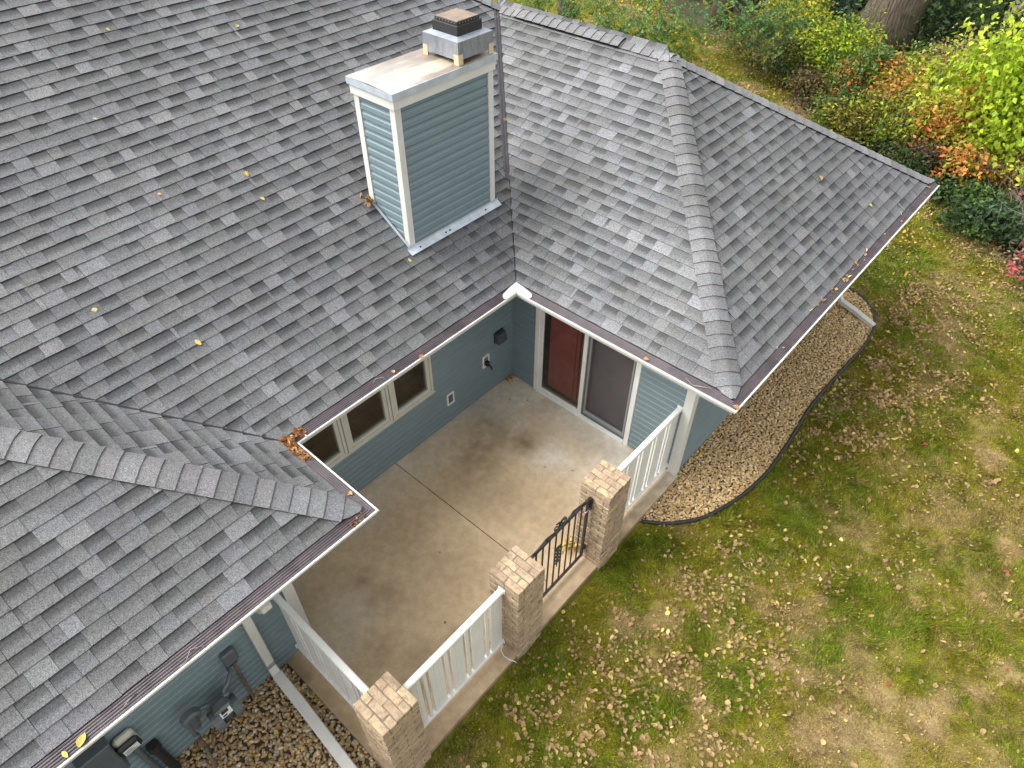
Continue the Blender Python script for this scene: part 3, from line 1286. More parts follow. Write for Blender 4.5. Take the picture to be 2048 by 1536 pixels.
for sgn in (-1, 1):
    for (h0, h1, wv) in ((.012, .042, .120), (.004, .018, .150)):
        P = []
        for x in (VX1, VX0):
            c0 = Vector((x, RY, RZ))
            dn = Vector((0, sgn, -PM)).normalized()
            nn = Vector((0, sgn * PM, 1)).normalized()
            P.append((c0 + dn * .02 + nn * h0, c0 + dn * wv + nn * h0, c0 + dn * wv + nn * h1, c0 + dn * .02 + nn * h1))
        i = len(mb.v)
        mb.v += [tuple(v) for v in P[0] + P[1]]
        mb.f += [[i + q for q in Fq] for Fq in ((0, 1, 2, 3), (4, 5, 6, 7), (0, 1, 5, 4), (1, 2, 6, 5), (2, 3, 7, 6), (3, 0, 4, 7))]
mb.build('ridge_vent', 'black_plastic', roof)

# valley flashing: twin-ribbed metal on the upper part of the right valley
mb = MB()
vd = Vector((-1, 1, PM)).normalized()
side = Vector((-1, -1, 0)).normalized()
vn = Vector((PM, -PM, 1)).normalized()
for (t0, t1, off, wv, h) in ((1.14, 3.27, .030, .085, .013), (1.14, 3.27, .012, .018, .026), (1.14, 3.27, .058, .018, .024), (1.06, 1.14, .02, .075, .016)):
    a = Vector((E0 - t0, -E0 + t0, ZR + PM * t0))
    b = Vector((E0 - t1, -E0 + t1, ZR + PM * t1))
    i = len(mb.v)
    o1, o2 = side * (off - wv / 2 + .01), side * (off + wv / 2 + .01)
    nn = Vector((PM, 0, 1)).normalized()
    s1 = Vector((side.x, side.y, -PM * side.x))
    o1, o2 = s1 * (off - wv / 2 + .012), s1 * (off + wv / 2 + .012)
    for p in (a, b):
        for o in (o1, o2):
            for hh in (-.01, h):
                mb.v.append(tuple(p + o + nn * hh))
    mb.f += [[i + q for q in Fq] for Fq in ((0, 1, 3, 2), (4, 6, 7, 5), (0, 4, 5, 1), (2, 3, 7, 6), (0, 2, 6, 4), (1, 5, 7, 3))]
mb.build('valley_flashing_or_shade', 'valley_metal', roof)

for (A_, sg_, T_) in (((E0, -E0), 1, 1.10), ((E0, -L + E0), -1, 3.6)):  # thin dark strips added to draw the shadowed cut line of each valley
    mb = MB()
    a = Vector((A_[0], A_[1], ZR))
    b = a + Vector((-T_, sg_ * T_, PM * T_))
    ct = Vector((-1, -sg_, 0)).normalized()
    zz_ = .020 if sg_ < 0 else .014
    i = len(mb.v)
    for p in (a, b):
        for o in (-.012, .008):
            for hh in (-.02, zz_):
                q_ = p + ct * o
                mb.v.append((q_.x, q_.y, q_.z + hh))
    mb.f += [[i + q for q in Fq] for Fq in ((0, 1, 3, 2), (4, 6, 7, 5), (0, 4, 5, 1), (2, 3, 7, 6), (0, 2, 6, 4), (1, 5, 7, 3))]
    mb.build('valley_flashing_or_shade', 'deck', roof)

# ---- gutters with guards
def gutter(base, axis, out, a0, a1, m0, m1):
    """base: offset origin of the shingle edge line on the outward axis; a0/a1 ends at d=0; m: +1 outer mitre, -1 inner mitre, 0 square"""
    ax = {'x': Vector((1, 0, 0)), 'y': Vector((0, 1, 0))}[axis]
    ou = Vector(out)
    dl = OV - E0

    def sweep(prof, name, mat, parent, closed=True):
        mb = MB()
        n = len(prof)
        for (a, m, sg) in ((a0, m0, -1), (a1, m1, 1)):
            for (d, z) in prof:
                p = ax * (a + sg * m * d) + ou * (base + d)
                mb.v.append((p.x, p.y, z))
        for q in range(n if closed else n - 1):
            r_ = (q + 1) % n
            mb.f.append([q, r_, n + r_, n + q])
        if closed:
            mb.f.append(list(range(n)))
            mb.f.append(list(range(n, 2 * n)))
        return mb.build(name, mat, parent)
    g = sweep([(.0, ZE - .016), (dl - .015, ZE - .012), (dl - .015, ZE + .0), (dl + .002, ZE + .003), (dl + .006, ZE - .004), (dl + .005, ZE - .018), (dl - .014, ZE - .024), (dl - .018, ZE - .040), (dl - .010, ZE - .044), (dl - .014, ZE - .056), (dl - .048, ZE - .085), (dl - .055, ZE - .114), (.0, ZE - .118)], 'gutter', 'gutter_white', house)
    gp = [(-.03, ZR - .006)]
    nr = 5
    for q in range(nr):
        d = .006 + q * (dl - .028) / nr
        z = ZR - .004 - (ZR - ZE - .001) * q / nr
        stp = (dl - .028) / nr
        gp += [(d, z - .003), (d + stp * .3, z + .0015), (d + stp * .7, z + .0015), (d + stp * .95, z - .003)]
    gp += [(dl - .016, ZE - .002), (dl - .016, ZE - .014), (-.03, ZR - .03)]
    sweep(gp, 'gutter_guard', 'gutter_guard', g)
    return g


g1 = gutter(E0, 'y', (1, 0, 0), -L + E0, -E0, -1, -1)
g2 = gutter(E0, 'x', (0, -1, 0), E0, W + E0, -1, 1)
gutter(W + E0, 'y', (1, 0, 0), -E0, D + E0, 1, 0)
g4 = gutter(-L + E0, 'x', (0, 1, 0), E0, W2 + E0, -1, 1)
gutter(W2 + E0, 'y', (1, 0, 0), -10.5, -L + E0, 0, 1)
# splash guards at the inner corner
mb = MB()
for (ax, sg) in (((0, -1, 0), 1), ((1, 0, 0), 1)):
    a = Vector(ax)
    o = Vector((OV, -OV, 0))
    n_ = Vector((-1, 0, 0)) if ax[1] else Vector((0, 1, 0))
    pts = [o + n_ * .0, o + a * .20, o + a * .215 + n_ * .02, o + a * .215 + n_ * .05, o + a * .18 + n_ * .085, o + n_ * .115, o + n_ * .115 - a * .115]
    zz = [ZE + .012, ZE + .012, ZE + .016, ZE + .024, ZE + .036, ZE + .048, ZE + .060]
    i = len(mb.v)
    for q, p in enumerate(pts):
        mb.v.append((p.x, p.y, zz[q]))
    for q, p in enumerate(pts):
        mb.v.append((p.x, p.y, zz[q] - .004))
    n = len(pts)
    mb.f.append([i + q for q in range(n)])
    mb.f.append([i + n + q for q in range(n)])
    for q in range(n):
        mb.f.append([i + q, i + (q + 1) % n, i + n + (q + 1) % n, i + n + q])
mb.build('splash_guard', 'gutter_white', g1)
# end clip of the guard where the leaves have collected
mb = MB()
mb.box((E0 - .005, -L + OV + .098, ZE - .01), (OV, -L + OV + .110, ZE + .016))
mb.build('guard_end', 'gutter_white', g1)

# ---- chimney
CX0, CX1, CY0, CY1, CZ = -.931, -.243, -1.629, -.072, 5.085
zb = 2.2
mb = MB()
mb.box((CX0 + .034, CY0 + .034, zb), (CX1 - .034, CY1 - .034, CZ - .03))
chim = mb.build('chimney', 'lap_shade_backing', house)
zz = 2.95
while zz < CZ - .22:
    z1 = min(zz + .105, CZ - .18)
    siding_board(chim, CY0 + .075, CY1 - .075, zz, z1, pX(CX1 - .030))
    siding_board(chim, CX0 + .075, CX1 - .075, zz, z1, pYm(CY0 + .030))
    zz += .105
for (x, y, sx, sy) in ((CX1, CY0, 1, -1), (CX0, CY0, -1, -1), (CX1, CY1, 1, 1), (CX0, CY1, -1, 1)):
    mb = MB()
    mb.box((x - sx * .085, y, zb), (x, y - sy * .035, CZ - .17))
    mb.box((x, y - sy * .0352, zb), (x - sx * .035, y - sy * .085, CZ - .1705))
    mb.build('corner_board', 'trim', chim)
mb = MB()
f_ = .022
mb.box((CX1 - .02, CY0 - f_, CZ - .185), (CX1 + f_, CY1 + f_, CZ - .075), .003)
mb.box((CX0 - f_, CY0 - f_, CZ - .1845), (CX1 - .0205, CY0 + .02, CZ - .0755), .003)
mb.box((CX0 - f_, CY0 + .0205, CZ - .184), (CX0 + .02, CY1 + f_, CZ - .076), .003)
mb.build('frieze_board', 'trim', chim)
# metal cap with its stain
o_ = .040
nx_, ny_ = 34, 70
X, Y = np.meshgrid(np.linspace(CX0 - o_, CX1 + o_, nx_), np.linspace(CY0 - o_, CY1 + o_, ny_), indexing='ij')
cxm = (CX0 + CX1) / 2
Z_ = CZ + .012 * (1 - np.abs(X - cxm) / (.40))
tn = (Y - CY0) / (CY1 - CY0)
n1 = fbm(X * 1.0, Y * .45, 5.0, 3., 4)
st = sm(-.12, .52, tn + .7 * (n1 - .5))
streak = sm(.42, .62, fbm(X * 7, Y * .9, 1.6, 77., 3)) * sm(.0, .4, tn)
cap_c = np.array([.37, .37, .358])[None, None] * (1 - st[..., None]) + np.array([.20, .155, .118]) * st[..., None]
cap_c = cap_c * (1 - .45 * streak[..., None]) + np.array([.62, .56, .42]) * .45 * streak[..., None]
sp = blobs(X, Y, [(cxm - .05, CY0 + .55, .3), (cxm + .1, CY0 + .35, .2), (cxm - .1, CY0 + .9, .35)]) * sm(.45, .6, n1)
cap_c = cap_c * (1 - .5 * sp[..., None]) + np.array([.28, .26, .24]) * .5 * sp[..., None]
i = np.arange(nx_ * ny_).reshape(nx_, ny_)
Fq = np.stack([i[:-1, :-1], i[1:, :-1], i[1:, 1:], i[:-1, 1:]], -1).reshape(-1, 4)
link('chimney_cap', mesh_np('chimney_cap', np.stack([X, Y, Z_], -1).reshape(-1, 3), Fq, 'cap_metal', cap_c.reshape(-1, 3)), chim)
mb = MB()
mb.box((CX1 + o_ - .004, CY0 - o_, CZ - .075), (CX1 + o_ + .003, CY1 + o_, CZ + .001))
mb.box((CX0 - o_, CY0 - o_ - .003, CZ - .0745), (CX1 + o_ - .0045, CY0 - o_ + .004, CZ + .0005))
mb.box((CX0 - o_ - .003, CY0 - o_ + .0045, CZ - .074), (CX0 - o_ + .004, CY1 + o_, CZ))
mb.box((CX0 - o_ + .0045, CY1 + o_ - .004, CZ - .074), (CX1 + o_ - .0045, CY1 + o_ + .003, CZ))
mb.build('cap_skirt', 'flashing', chim)
# flue housing: steel skirt, sloping shoulder, black louvre box, rusty lid, four brackets
HX, HY = -.525, -.355
h0, h1_ = CZ + .058, CZ + .252


def frustum(mb, cx, cy, r0, z0, r1, z1):
    i = len(mb.v)
    for r_, z in ((r0, z0), (r1, z1)):
        mb.v += [(cx - r_, cy - r_, z), (cx + r_, cy - r_, z), (cx + r_, cy + r_, z), (cx - r_, cy + r_, z)]
    for q in range(4):
        w_ = (q + 1) % 4
        mb.f.append([i + q, i + w_, i + 4 + w_, i + 4 + q])
    return mb


HR = .285
mb = MB()
frustum(mb, HX, HY, HR, h0, HR, h1_)
frustum(mb, HX, HY, HR - .012, h1_ - .01, HR - .012, h0)
mb.build('flue_shroud', 'steel', chim)
mb = MB()
frustum(mb, HX, HY, HR + .002, h1_, HR - .078, h1_ + .026)
mb.build('shroud_shoulder', 'steel_light', chim)
mb = MB()
mb.box((HX - .200, HY - .200, CZ + .02), (HX + .200, HY + .200, h1_ + .128), .004)
mb.build('louvre_box', 'soot', chim)
mb = MB()
mb.box((HX - .180, HY - .180, h1_ + .12), (HX + .180, HY + .180, h1_ + .162), .004)
mb.build('louvre_box', 'soot', chim)
mb = MB()
for q in range(7):
    for (dx, dy) in ((1, 0), (0, -1)):
        tq = -.14 + q * .047
        c = (HX + .1805 * dx + (tq if dy else 0), HY + .1805 * dy + (tq if dx else 0), h1_ + .146)
        mb.box((c[0] - .005, c[1] - .005, c[2] - .005), (c[0] + .005, c[1] + .005, c[2] + .005))
mb.build('rivet_row', 'steel', chim, kind='stuff')
mb = MB()
mb.box((HX - .172, HY - .172, h1_ + .1625), (HX + .172, HY + .172, h1_ + .170), .003)
mb.build('flue_lid', 'rust_lid', chim)
for (sx, sy) in ((1, -1), (-1, -1), (1, 1), (-1, 1)):
    mb = MB()
    x, y = HX + sx * (HR + .004), HY + sy * (HR + .004)
    mb.box((x, y, CZ + .004), (x - sx * .075, y - sy * .006, h0 + .06))
    mb.box((x, y - sy * .0065, CZ + .0045), (x - sx * .006, y - sy * .075, h0 + .0605))
    mb.build('shroud_bracket', 'bracket', chim)
# flashing at the foot
zf = lambda x: zmain(x) + .032
mb = MB()
for (a, b) in (((CX1 + .0, CY0 - .05), (CX1 + .078, CY1 + .05)),):
    x0, x1 = a[0], b[0]
    i = len(mb.v)
    mb.v += [(x0, a[1], zf(x0) + .03), (x0 + .004, a[1], zf(x0)), (x1, a[1], zf(x1)), (x0, b[1], zf(x0) + .03), (x0 + .004, b[1], zf(x0)), (x1, b[1], zf(x1))]
    mb.f += [[i, i + 1, i + 4, i + 3], [i + 1, i + 2, i + 5, i + 4]]
i = len(mb.v)
ys = CY0 - .012
mb.v += [(CX1, ys, zf(CX1) + .05), (CX0, ys, zf(CX0) + .05), (CX0, ys, zf(CX0) - .01), (CX1, ys, zf(CX1) - .01)]
mb.f += [[i, i + 1, i + 2, i + 3]]
mb.build('chimney_flashing', 'flashing', chim)
mb = MB()
for y in (-1.50, -1.05, -.98, -.30):
    bm = bmesh.new()
    bmesh.ops.create_uvsphere(bm, u_segments=8, v_segments=5, radius=.012)
    mb.bm(bm, Matrix.Translation((CX1 + .04, y, zf(CX1 + .04) + .004)))
    bm.free()
mb.build('screw', 'soot', chim, kind='stuff')

# ---- downspouts
def sweep_rect(path, w, h, side):
    """rectangular pipe along a polyline; side = fixed width direction"""
    mb = MB()
    path = [Vector(p) for p in path]
    side = Vector(side)
    n = len(path)
    for k, p in enumerate(path):
        d = (path[min(k + 1, n - 1)] - path[max(k - 1, 0)]).normalized()
        t_ = d.cross(side).normalized()
        for (a, b) in ((-1, -.8), (-.8, -1), (.8, -1), (1, -.8), (1, .8), (.8, 1), (-.8, 1), (-1, .8)):
            mb.v.append(tuple(p + side * a * w / 2 + t_ * b * h / 2))
    for k in range(n - 1):
        for q in range(8):
            r_ = (q + 1) % 8
            mb.f.append([k * 8 + q, k * 8 + r_, (k + 1) * 8 + r_, (k + 1) * 8 + q])
    mb.f.append(list(range(8)))
    mb.f.append([(n - 1) * 8 + q for q in range(8)])
    return mb


ds = sweep_rect([(W2 + OV - .06, -5.50, ZE - .11), (W2 + OV - .06, -5.50, ZE - .17), (W2 + OV - .12, -5.51, ZE - .24), (W2 + .12, -5.56, ZE - .56), (W2 + .062, -5.57, ZE - .64), (W2 + .062, -5.58, .36), (W2 + .075, -5.585, .28), (W2 + .16, -5.588, .185), (W2 + .24, -5.590, .165)], .098, .078, (0, 1, 0)).build('downspout', 'gutter_white', house)
sweep_rect([(W2 + .18, -5.588, .180), (W2 + .6, -5.60, .135), (3.75, -5.70, -.01)], .118, .092, (0, 1, 0)).build('downspout_extension', 'gutter_white', ds)
mb = MB()
for q in range(5):
    s = .34 - q * .022
    mb.box((W2 + .104 - q * .0, -5.632, s - .004), (W2 + .108 + q * .004, -5.536, s + .004))
mb.build('elbow_crimp', 'grey_meter', ds, kind='stuff')
ds = sweep_rect([(W + OV - .06, 5.62, ZE - .11), (W + OV - .06, 5.62, ZE - .17), (W + OV - .12, 5.62, ZE - .24), (W + .12, 5.60, ZE - .56), (W + .062, 5.60, ZE - .64), (W + .062, 5.59, .26), (W + .08, 5.585, .16), (W + .16, 5.57, .06), (W + .24, 5.55, .03)], .098, .078, (0, 1, 0)).build('downspout', 'gutter_white', house)
sweep_rect([(W + .18, 5.56, .045), (W + .5, 5.475, .02), (4.07, 5.345, -.03)], .110, .085, (.28, .96, 0)).build('downspout_extension', 'gutter_white', ds)
# ================================================================== FIXTURES ON THE WALLS
t = thing('wall_fixture', 'black square box fixture high on the blue wall near the inner corner', 'wall fixture', (0, -.325, 1.05))
mb = MB()
mb.box((.016, -.425, .95), (.040, -.225, 1.15), .004)
mb.build('back_plate', 'black_plastic', t)
mb = MB()
mb.prism([(.040, .96), (.115, .955), (.125, .975), (.095, 1.135), (.040, 1.14)], 'y', -.415, -.235)
mb.build('hood', 'dark_box', t)


def outlet(y, z, label, plug):
    t = thing('wall_outlet', label, 'wall outlet', (0, y, z), 'white framed boxes low on the window wall')
    mb = MB()
    box_frame(mb, PW, y - .075, y + .075, z - .115, z + .115, .028, .0, .034)
    mb.build('mounting_block', 'vinyl', t)
    mb = MB()
    mb.box(PW(y - .046, .0, z - .086), PW(y + .046, .026, z + .086))
    mb.build('cover', 'grey_meter', t)
    if plug:
        mb = MB()
        mb.box(PW(y - .028, .027, z - .075), PW(y + .034, .085, z + .01), .008)
        mb.tube([(.085, y, z - .04), (.14, y, z - .055), (.15, y, z - .10)], .014, 8)
        mb.build('spigot', 'black_iron', t)


outlet(-.622, .715, 'white framed box with a black spigot, nearer the inner corner', True)
outlet(-1.415, .49, 'white framed box with a plain grey cover below the windows', False)

# ---- gas meter
t = thing('gas_meter', 'grey gas meter with regulator and pipes on the lower left wall', 'gas meter', (1.5, -6.25, -.08))
mb = MB()
bx, by, bz = 1.50, -6.20, .50
bm = bmesh.new()
bmesh.ops.create_cube(bm, size=1)
for v in bm.verts:
    v.co = Vector((v.co.x * .17, v.co.y * .26, v.co.z * .30))
bmesh.ops.bevel(bm, geom=bm.edges[:], offset=.05, segments=3, affect='EDGES')
mb.bm(bm, Matrix.Translation((bx, by, bz)))
bm.free()
mb.build('meter_body', 'grey_meter', t, smooth=True)
for yy in (-1, 1):
    mb = MB()
    mb.tube([(bx + .02, by + yy * .06, bz - .02), (bx + .02, by + yy * .155, bz - .02)], [.135, .115], 20)
    mb.build('diaphragm_case', 'grey_meter', t, smooth=False)
mb = MB()
mb.box((bx - .03, by - .085, bz + .14), (bx + .10, by + .085, bz + .225), .02)
mb.build('index_box', 'grey_meter', t)
mb = MB()
mb.obox(Matrix.Translation((bx + .105, by, bz + .16)) @ Matrix.Rotation(R(-20), 4, 'Y'), (0, -.06, -.055), (.006, .06, .055))
ib = mb.build('index_plate', 'label_white', t)
mb = MB()
mb.obox(Matrix.Translation((bx + .105, by, bz + .16)) @ Matrix.Rotation(R(-20), 4, 'Y'), (.0062, -.045, -.01), (.0075, .03, .03))
mb.obox(Matrix.Translation((bx + .105, by, bz + .16)) @ Matrix.Rotation(R(-20), 4, 'Y'), (.0062, -.045, -.045), (.0075, .0, -.025))
mb.build('dial', 'black_plastic', ib)
mb = MB()
mb.tube([(bx - .02, by + .10, bz + .17), (bx - .02, by + .10, bz + .30), (bx - .03, by + .16, bz + .33), (bx - .10, by + .25, bz + .35), (bx - .22, by + .27, bz + .36)], .025, 10)
mb.tube([(bx - .02, by + .10, bz + .20), (bx - .02, by + .10, bz + .25)], .042, 8)
mb.build('outlet_pipe', 'grey_meter', t, smooth=True)
mb = MB()
mb.tube([(bx - .02, by - .10, bz + .17), (bx - .02, by - .10, bz + .30), (bx - .02, by - .17, bz + .32), (bx - .02, by - .30, bz + .32), (bx - .02, by - .325, bz + .28), (bx - .02, by - .33, bz - .0), (bx - .02, by - .33, -.2)], .022, 10)
mb.tube([(bx - .02, by - .33, bz - .12), (bx - .02, by - .33, bz - .04)], .034, 8)
mb.build('inlet_pipe', 'grey_meter', t, smooth=True)
mb = MB()
mb.tube([(bx - .05, by - .26, bz + .32), (bx + .02, by - .26, bz + .32), (bx + .035, by - .26, bz + .32)], [.10, .10, .075], 20)
mb.tube([(bx + .035, by - .26, bz + .32), (bx + .11, by - .26, bz + .32)], .048, 14)
mb.tube([(bx + .11, by - .26, bz + .32), (bx + .15, by - .26, bz + .32)], .026, 10)
mb.build('regulator', 'grey_meter', t)
mb = MB()
mb.tube([(bx + .02, by - .33, bz - .08), (bx + .05, by - .33, bz - .08)], .022, 8)
mb.box((bx + .045, by - .345, bz - .20), (bx + .056, by - .315, bz - .06))
mb.build('shutoff_valve', 'brass', t)
mb = MB()
mb.tube([(bx + .05, by - .335, .25), (bx + .12, by - .36, .06), (bx + .16, by - .37, -.05)], [.016, .022, .018], 8)
mb.build('riser_tag', 'brown_pipe', t)

# grey telephone box with a conduit
t = thing('utility_box', 'small grey utility box with a brown conduit beside the gas meter', 'utility box', (W2, -5.86, .4))
mb = MB()
mb.box((W2 + .016, -5.955, .86), (W2 + .095, -5.800, 1.08), .02)
mb.build('box_cover', 'grey_box', t)
mb = MB()
mb.box((W2 + .016, -5.93, .80), (W2 + .07, -5.83, .859), .01)
mb.build('box_base', 'black_plastic', t)
mb = MB()
mb.tube([(W2 + .055, -5.875, .83), (W2 + .06, -5.885, .4), (W2 + .085, -5.90, -.12)], .018, 8)
mb.build('conduit', 'brown_pipe', t)

# electric meter
t = thing('electric_meter', 'dark electric meter box with round meter and conduit at the bottom left', 'electric meter', (W2, -7.05, .5))
mb = MB()
mb.box((W2 + .016, -7.33, .70), (W2 + .15, -7.08, 1.28), .015)
mb.build('meter_box', 'grey_box', t)
mb = MB()
mb.box((W2 + .016, -7.35, 1.281), (W2 + .17, -7.06, 1.31), .01)
mb.build('box_lid', 'grey_box', t)
mb = MB()
mb.box((W2 + .016, -7.07, .88), (W2 + .10, -6.88, 1.13), .03)
disc = mb.build('disconnect_box', 'cream', t)
mb = MB()
mb.box((W2 + .10, -7.075, .90), (W2 + .155, -6.875, 1.08), .03)
mb.build('bezel', 'black_plastic', disc)
mb = MB()
mb.box((W2 + .156, -7.045, .935), (W2 + .160, -6.905, 1.02))
lab = mb.build('rating_label', 'label_white', t)
mb = MB()
for q in range(3):
    mb.box((W2 + .1602, -7.035, .95 + q * .022), (W2 + .1612, -6.93 - q * .02, .956 + q * .022))
mb.build('print_line', 'black_plastic', lab, kind='stuff')
mb = MB()
mb.tube([(W2 + .07, -6.975, .88), (W2 + .07, -6.97, .3), (W2 + .07, -6.97, -.15)], .030, 10)
mb.build('conduit', 'grey_meter', t)
mb = MB()
mb.tube([(W2 + .08, -6.86, .55), (W2 + .085, -6.855, .3), (W2 + .1, -6.85, -.15)], .045, 10)
mb.tube([(W2 + .07, -6.86, .64), (W2 + .08, -6.86, .54)], .062, 10)
mb.build('cable_sleeve', 'black_plastic', t)

# ================================================================== BRICK PILLARS
def brick_mesh(sx, sy, sz, seed):
    r_ = random.Random(seed)
    bm = bmesh.new()
    bmesh.ops.create_cube(bm, size=1)
    for v in bm.verts:
        v.co = Vector((v.co.x * sx, v.co.y * sy, v.co.z * sz))
    bmesh.ops.bevel(bm, geom=bm.edges[:], offset=.005, segments=1, affect='EDGES')
    for v in bm.verts:
        v.co += Vector((r_.uniform(-1, 1), r_.uniform(-1, 1), r_.uniform(-1, 1))) * .0018
    me = bpy.data.meshes.new('brick')
    bm.to_mesh(me)
    bm.free()
    me.materials.append(MAT['brick'])
    return me


PB = .428
CH = .0678
BR = {'x': [brick_mesh(PB / 2 - .009, .086, CH - .010, s) for s in range(4)],
      'y': [brick_mesh(.086, PB - 2 * .086 - .018, CH - .010, s + 9) for s in range(4)],
      'yl': [brick_mesh(.086, PB / 2 - .009, CH - .010, s + 20) for s in range(4)],
      'xl': [brick_mesh(PB - 2 * .086 - .018, .086, CH - .010, s + 30) for s in range(4)],
      'top': [brick_mesh(PB / 2 - .009, PB / 5 - .009, CH - .006, s + 40) for s in range(4)],
      'half': [brick_mesh(PB / 4 - .009, PB / 5 - .009, CH - .006, s + 50) for s in range(3)]}


def pillar(x0, y0, label, seed):
    r_ = random.Random(seed)
    t = thing('brick_pillar', label, 'brick pillar', (x0 + PB / 2, y0 + PB / 2, -.1), 'square brick pillars along the patio edge')
    mb = MB()
    mb.box((x0 + .008, y0 + .008, -.16), (x0 + PB - .008, y0 + PB - .008, 1.478))
    mb.build('mortar_core', 'mortar', t)
    z = 1.487 - CH

    def put(k, x, y, z, off=.0):
        me = r_.choice(BR[k])
        link('brick', me, t, loc=(x + r_.uniform(-.0035, .0035), y + r_.uniform(-.0035, .0035), z), rot=(r_.uniform(-.006, .006), r_.uniform(-.006, .006), r_.choice((0, math.pi)) + r_.uniform(-.014, .014)))
    for q in range(5):       # top course: five rows
        yy = y0 + (q + .5) * PB / 5
        if q % 2 == 0:
            put('top', x0 + PB * .25, yy, z + CH / 2)
            put('top', x0 + PB * .75, yy, z + CH / 2)
        else:
            put('half', x0 + PB * .125, yy, z + CH / 2)
            put('top', x0 + PB * .5, yy, z + CH / 2)
            put('half', x0 + PB * .875, yy, z + CH / 2)
    k = 0
    z -= CH
    while z > -.16:
        zc = z + CH / 2
        if k % 2 == 0:
            for yy in (y0 + .043, y0 + PB - .043):
                put('x', x0 + PB * .25, yy, zc)
                put('x', x0 + PB * .75, yy, zc)
            for xx in (x0 + .043, x0 + PB - .043):
                put('y', xx, y0 + PB / 2, zc)
        else:
            for xx in (x0 + .043, x0 + PB - .043):
                put('yl', xx, y0 + PB * .25, zc)
                put('yl', xx, y0 + PB * .75, zc)
            for yy in (y0 + .043, y0 + PB - .043):
                put('xl', x0 + PB / 2, yy, zc)
        z -= CH
        k += 1


PX0 = 2.856
PY = (-1.975, -3.575, -5.405)
pillar(PX0, PY[0], 'brick pillar between the iron gate and the right railing, nearest the sliding door', 1)
pillar(PX0, PY[1], 'middle brick pillar at the left side of the iron gate', 2)
pillar(PX0, PY[2], 'brick pillar at the patio corner where two white railings meet', 3)

# ================================================================== RAILINGS
def railing(label, p0, p1, seq):
    """p0,p1 on the centre line; seq of (kind) repeated"""
    p0, p1 = Vector((*p0, 0)), Vector((*p1, 0))
    d = (p1 - p0)
    Ln = d.length
    ang = math.atan2(d.y, d.x)
    t = thing('railing', label, 'railing', (p0.x, p0.y, 0), 'white vinyl railings round the patio')
    M = Matrix.Translation(p0) @ Matrix.Rotation(ang, 4, 'Z')

    def B(name, a, b, mat='vinyl', bev=.004):
        mb = MB()
        mb.box(a, b, bev)
        mb.v = [tuple(M @ Vector(v)) for v in mb.v]
        return mb.build(name, mat, t)
    zt = 1.335
    mb = MB()
    mb.prism([(-.036, zt - .045), (.036, zt - .045), (.036, zt - .012), (.026, zt), (-.026, zt), (-.036, zt - .012)], 'x', .012, Ln - .012)
    mb.v = [tuple(M @ Vector(v)) for v in mb.v]
    mb.build('top_rail', 'vinyl', t)
    B('bottom_rail', (.012, -.028, .105), (Ln - .012, .028, .150))
    for x in (.0, Ln - .012):
        B('bracket', (x, -.048, zt - .068), (x + .012, .048, zt + .010))
        B('bracket', (x, -.038, .088), (x + .012, .038, .165))
    # pickets: wide grooved boards alternating with narrow ones
    u = .014
    gap = .040
    wide, nar = seq
    n = round((Ln - .028 + gap + nar + gap) / (wide + nar + 2 * gap))
    sc_ = (Ln - .028) / (n * wide + (n - 1) * (nar + 2 * gap))
    wide, nar, gp_ = wide * sc_, nar * sc_, gap * sc_
    for k in range(n):
        mb = MB()
        w3 = wide / 3
        for q in range(3):
            mb.box((u + q * w3 + .0015, -.010, .151), (u + (q + 1) * w3 - .0015, .010, zt - .046), .003)
        mb.box((u + .003, -.006, .1515), (u + wide - .003, .006, zt - .0465))
        mb.v = [tuple(M @ Vector(v)) for v in mb.v]
        mb.build('wide_picket', 'vinyl', t)
        u += wide + gp_
        if k < n - 1:
            B('narrow_picket', (u, -.012, .151), (u + nar, .012, zt - .046), bev=.003)
            u += nar + gp_


RXC = 3.045
railing('white railing on the far right between the house corner and a brick pillar', (RXC, PY[0] + PB), (RXC, -.022), (.185, .042))
railing('white railing between the middle brick pillar and the corner brick pillar', (RXC, PY[2] + PB), (RXC, PY[1]), (.185, .042))
railing('white railing from the left house wall to the corner brick pillar', (W2 + .026, -5.215), (PX0, -5.215), (.185, .042))

# ================================================================== IRON GATE
GX = 3.03
gy0, gy1 = PY[1] + PB + .02, PY[0] - .045
t = thing('iron_gate', 'black wrought iron gate with scroll ornament between two brick pillars', 'gate', (GX, gy0, 0))
mb = MB()
mb.box((GX - .016, gy0, 1.300), (GX + .016, gy1, 1.332), .003)
mb.build('top_rail', 'black_iron', t)
mb = MB()
mb.box((GX - .016, gy0, .085), (GX + .016, gy1, .117), .003)
mb.build('bottom_rail', 'black_iron', t)
for y in (gy0 + .016, gy1 - .016):
    mb = MB()
    mb.box((GX - .017, y - .017, .1175), (GX + .017, y + .017, 1.2995), .003)
    mb.build('stile', 'black_iron', t)
nb = 8
bys = [gy0 + .016 + (k + 1) * (gy1 - gy0 - .032) / (nb + 1) for k in range(nb)]
for y in bys:
    mb = MB()
    mb.box((GX - .0085, y - .0085, .1175), (GX + .0085, y + .0085, 1.2995), .002)
    mb.build('bar', 'black_iron', t)


def spiral(cy, cz, r0, turns, a0, sgn, n=26):
    P = []
    for k in range(n):
        f = k / (n - 1)
        a = a0 + sgn * f * turns * 2 * math.pi
        r_ = r0 * (1 - .78 * f)
        P.append((GX, cy + r_ * math.cos(a), cz + r_ * math.sin(a)))
    return P


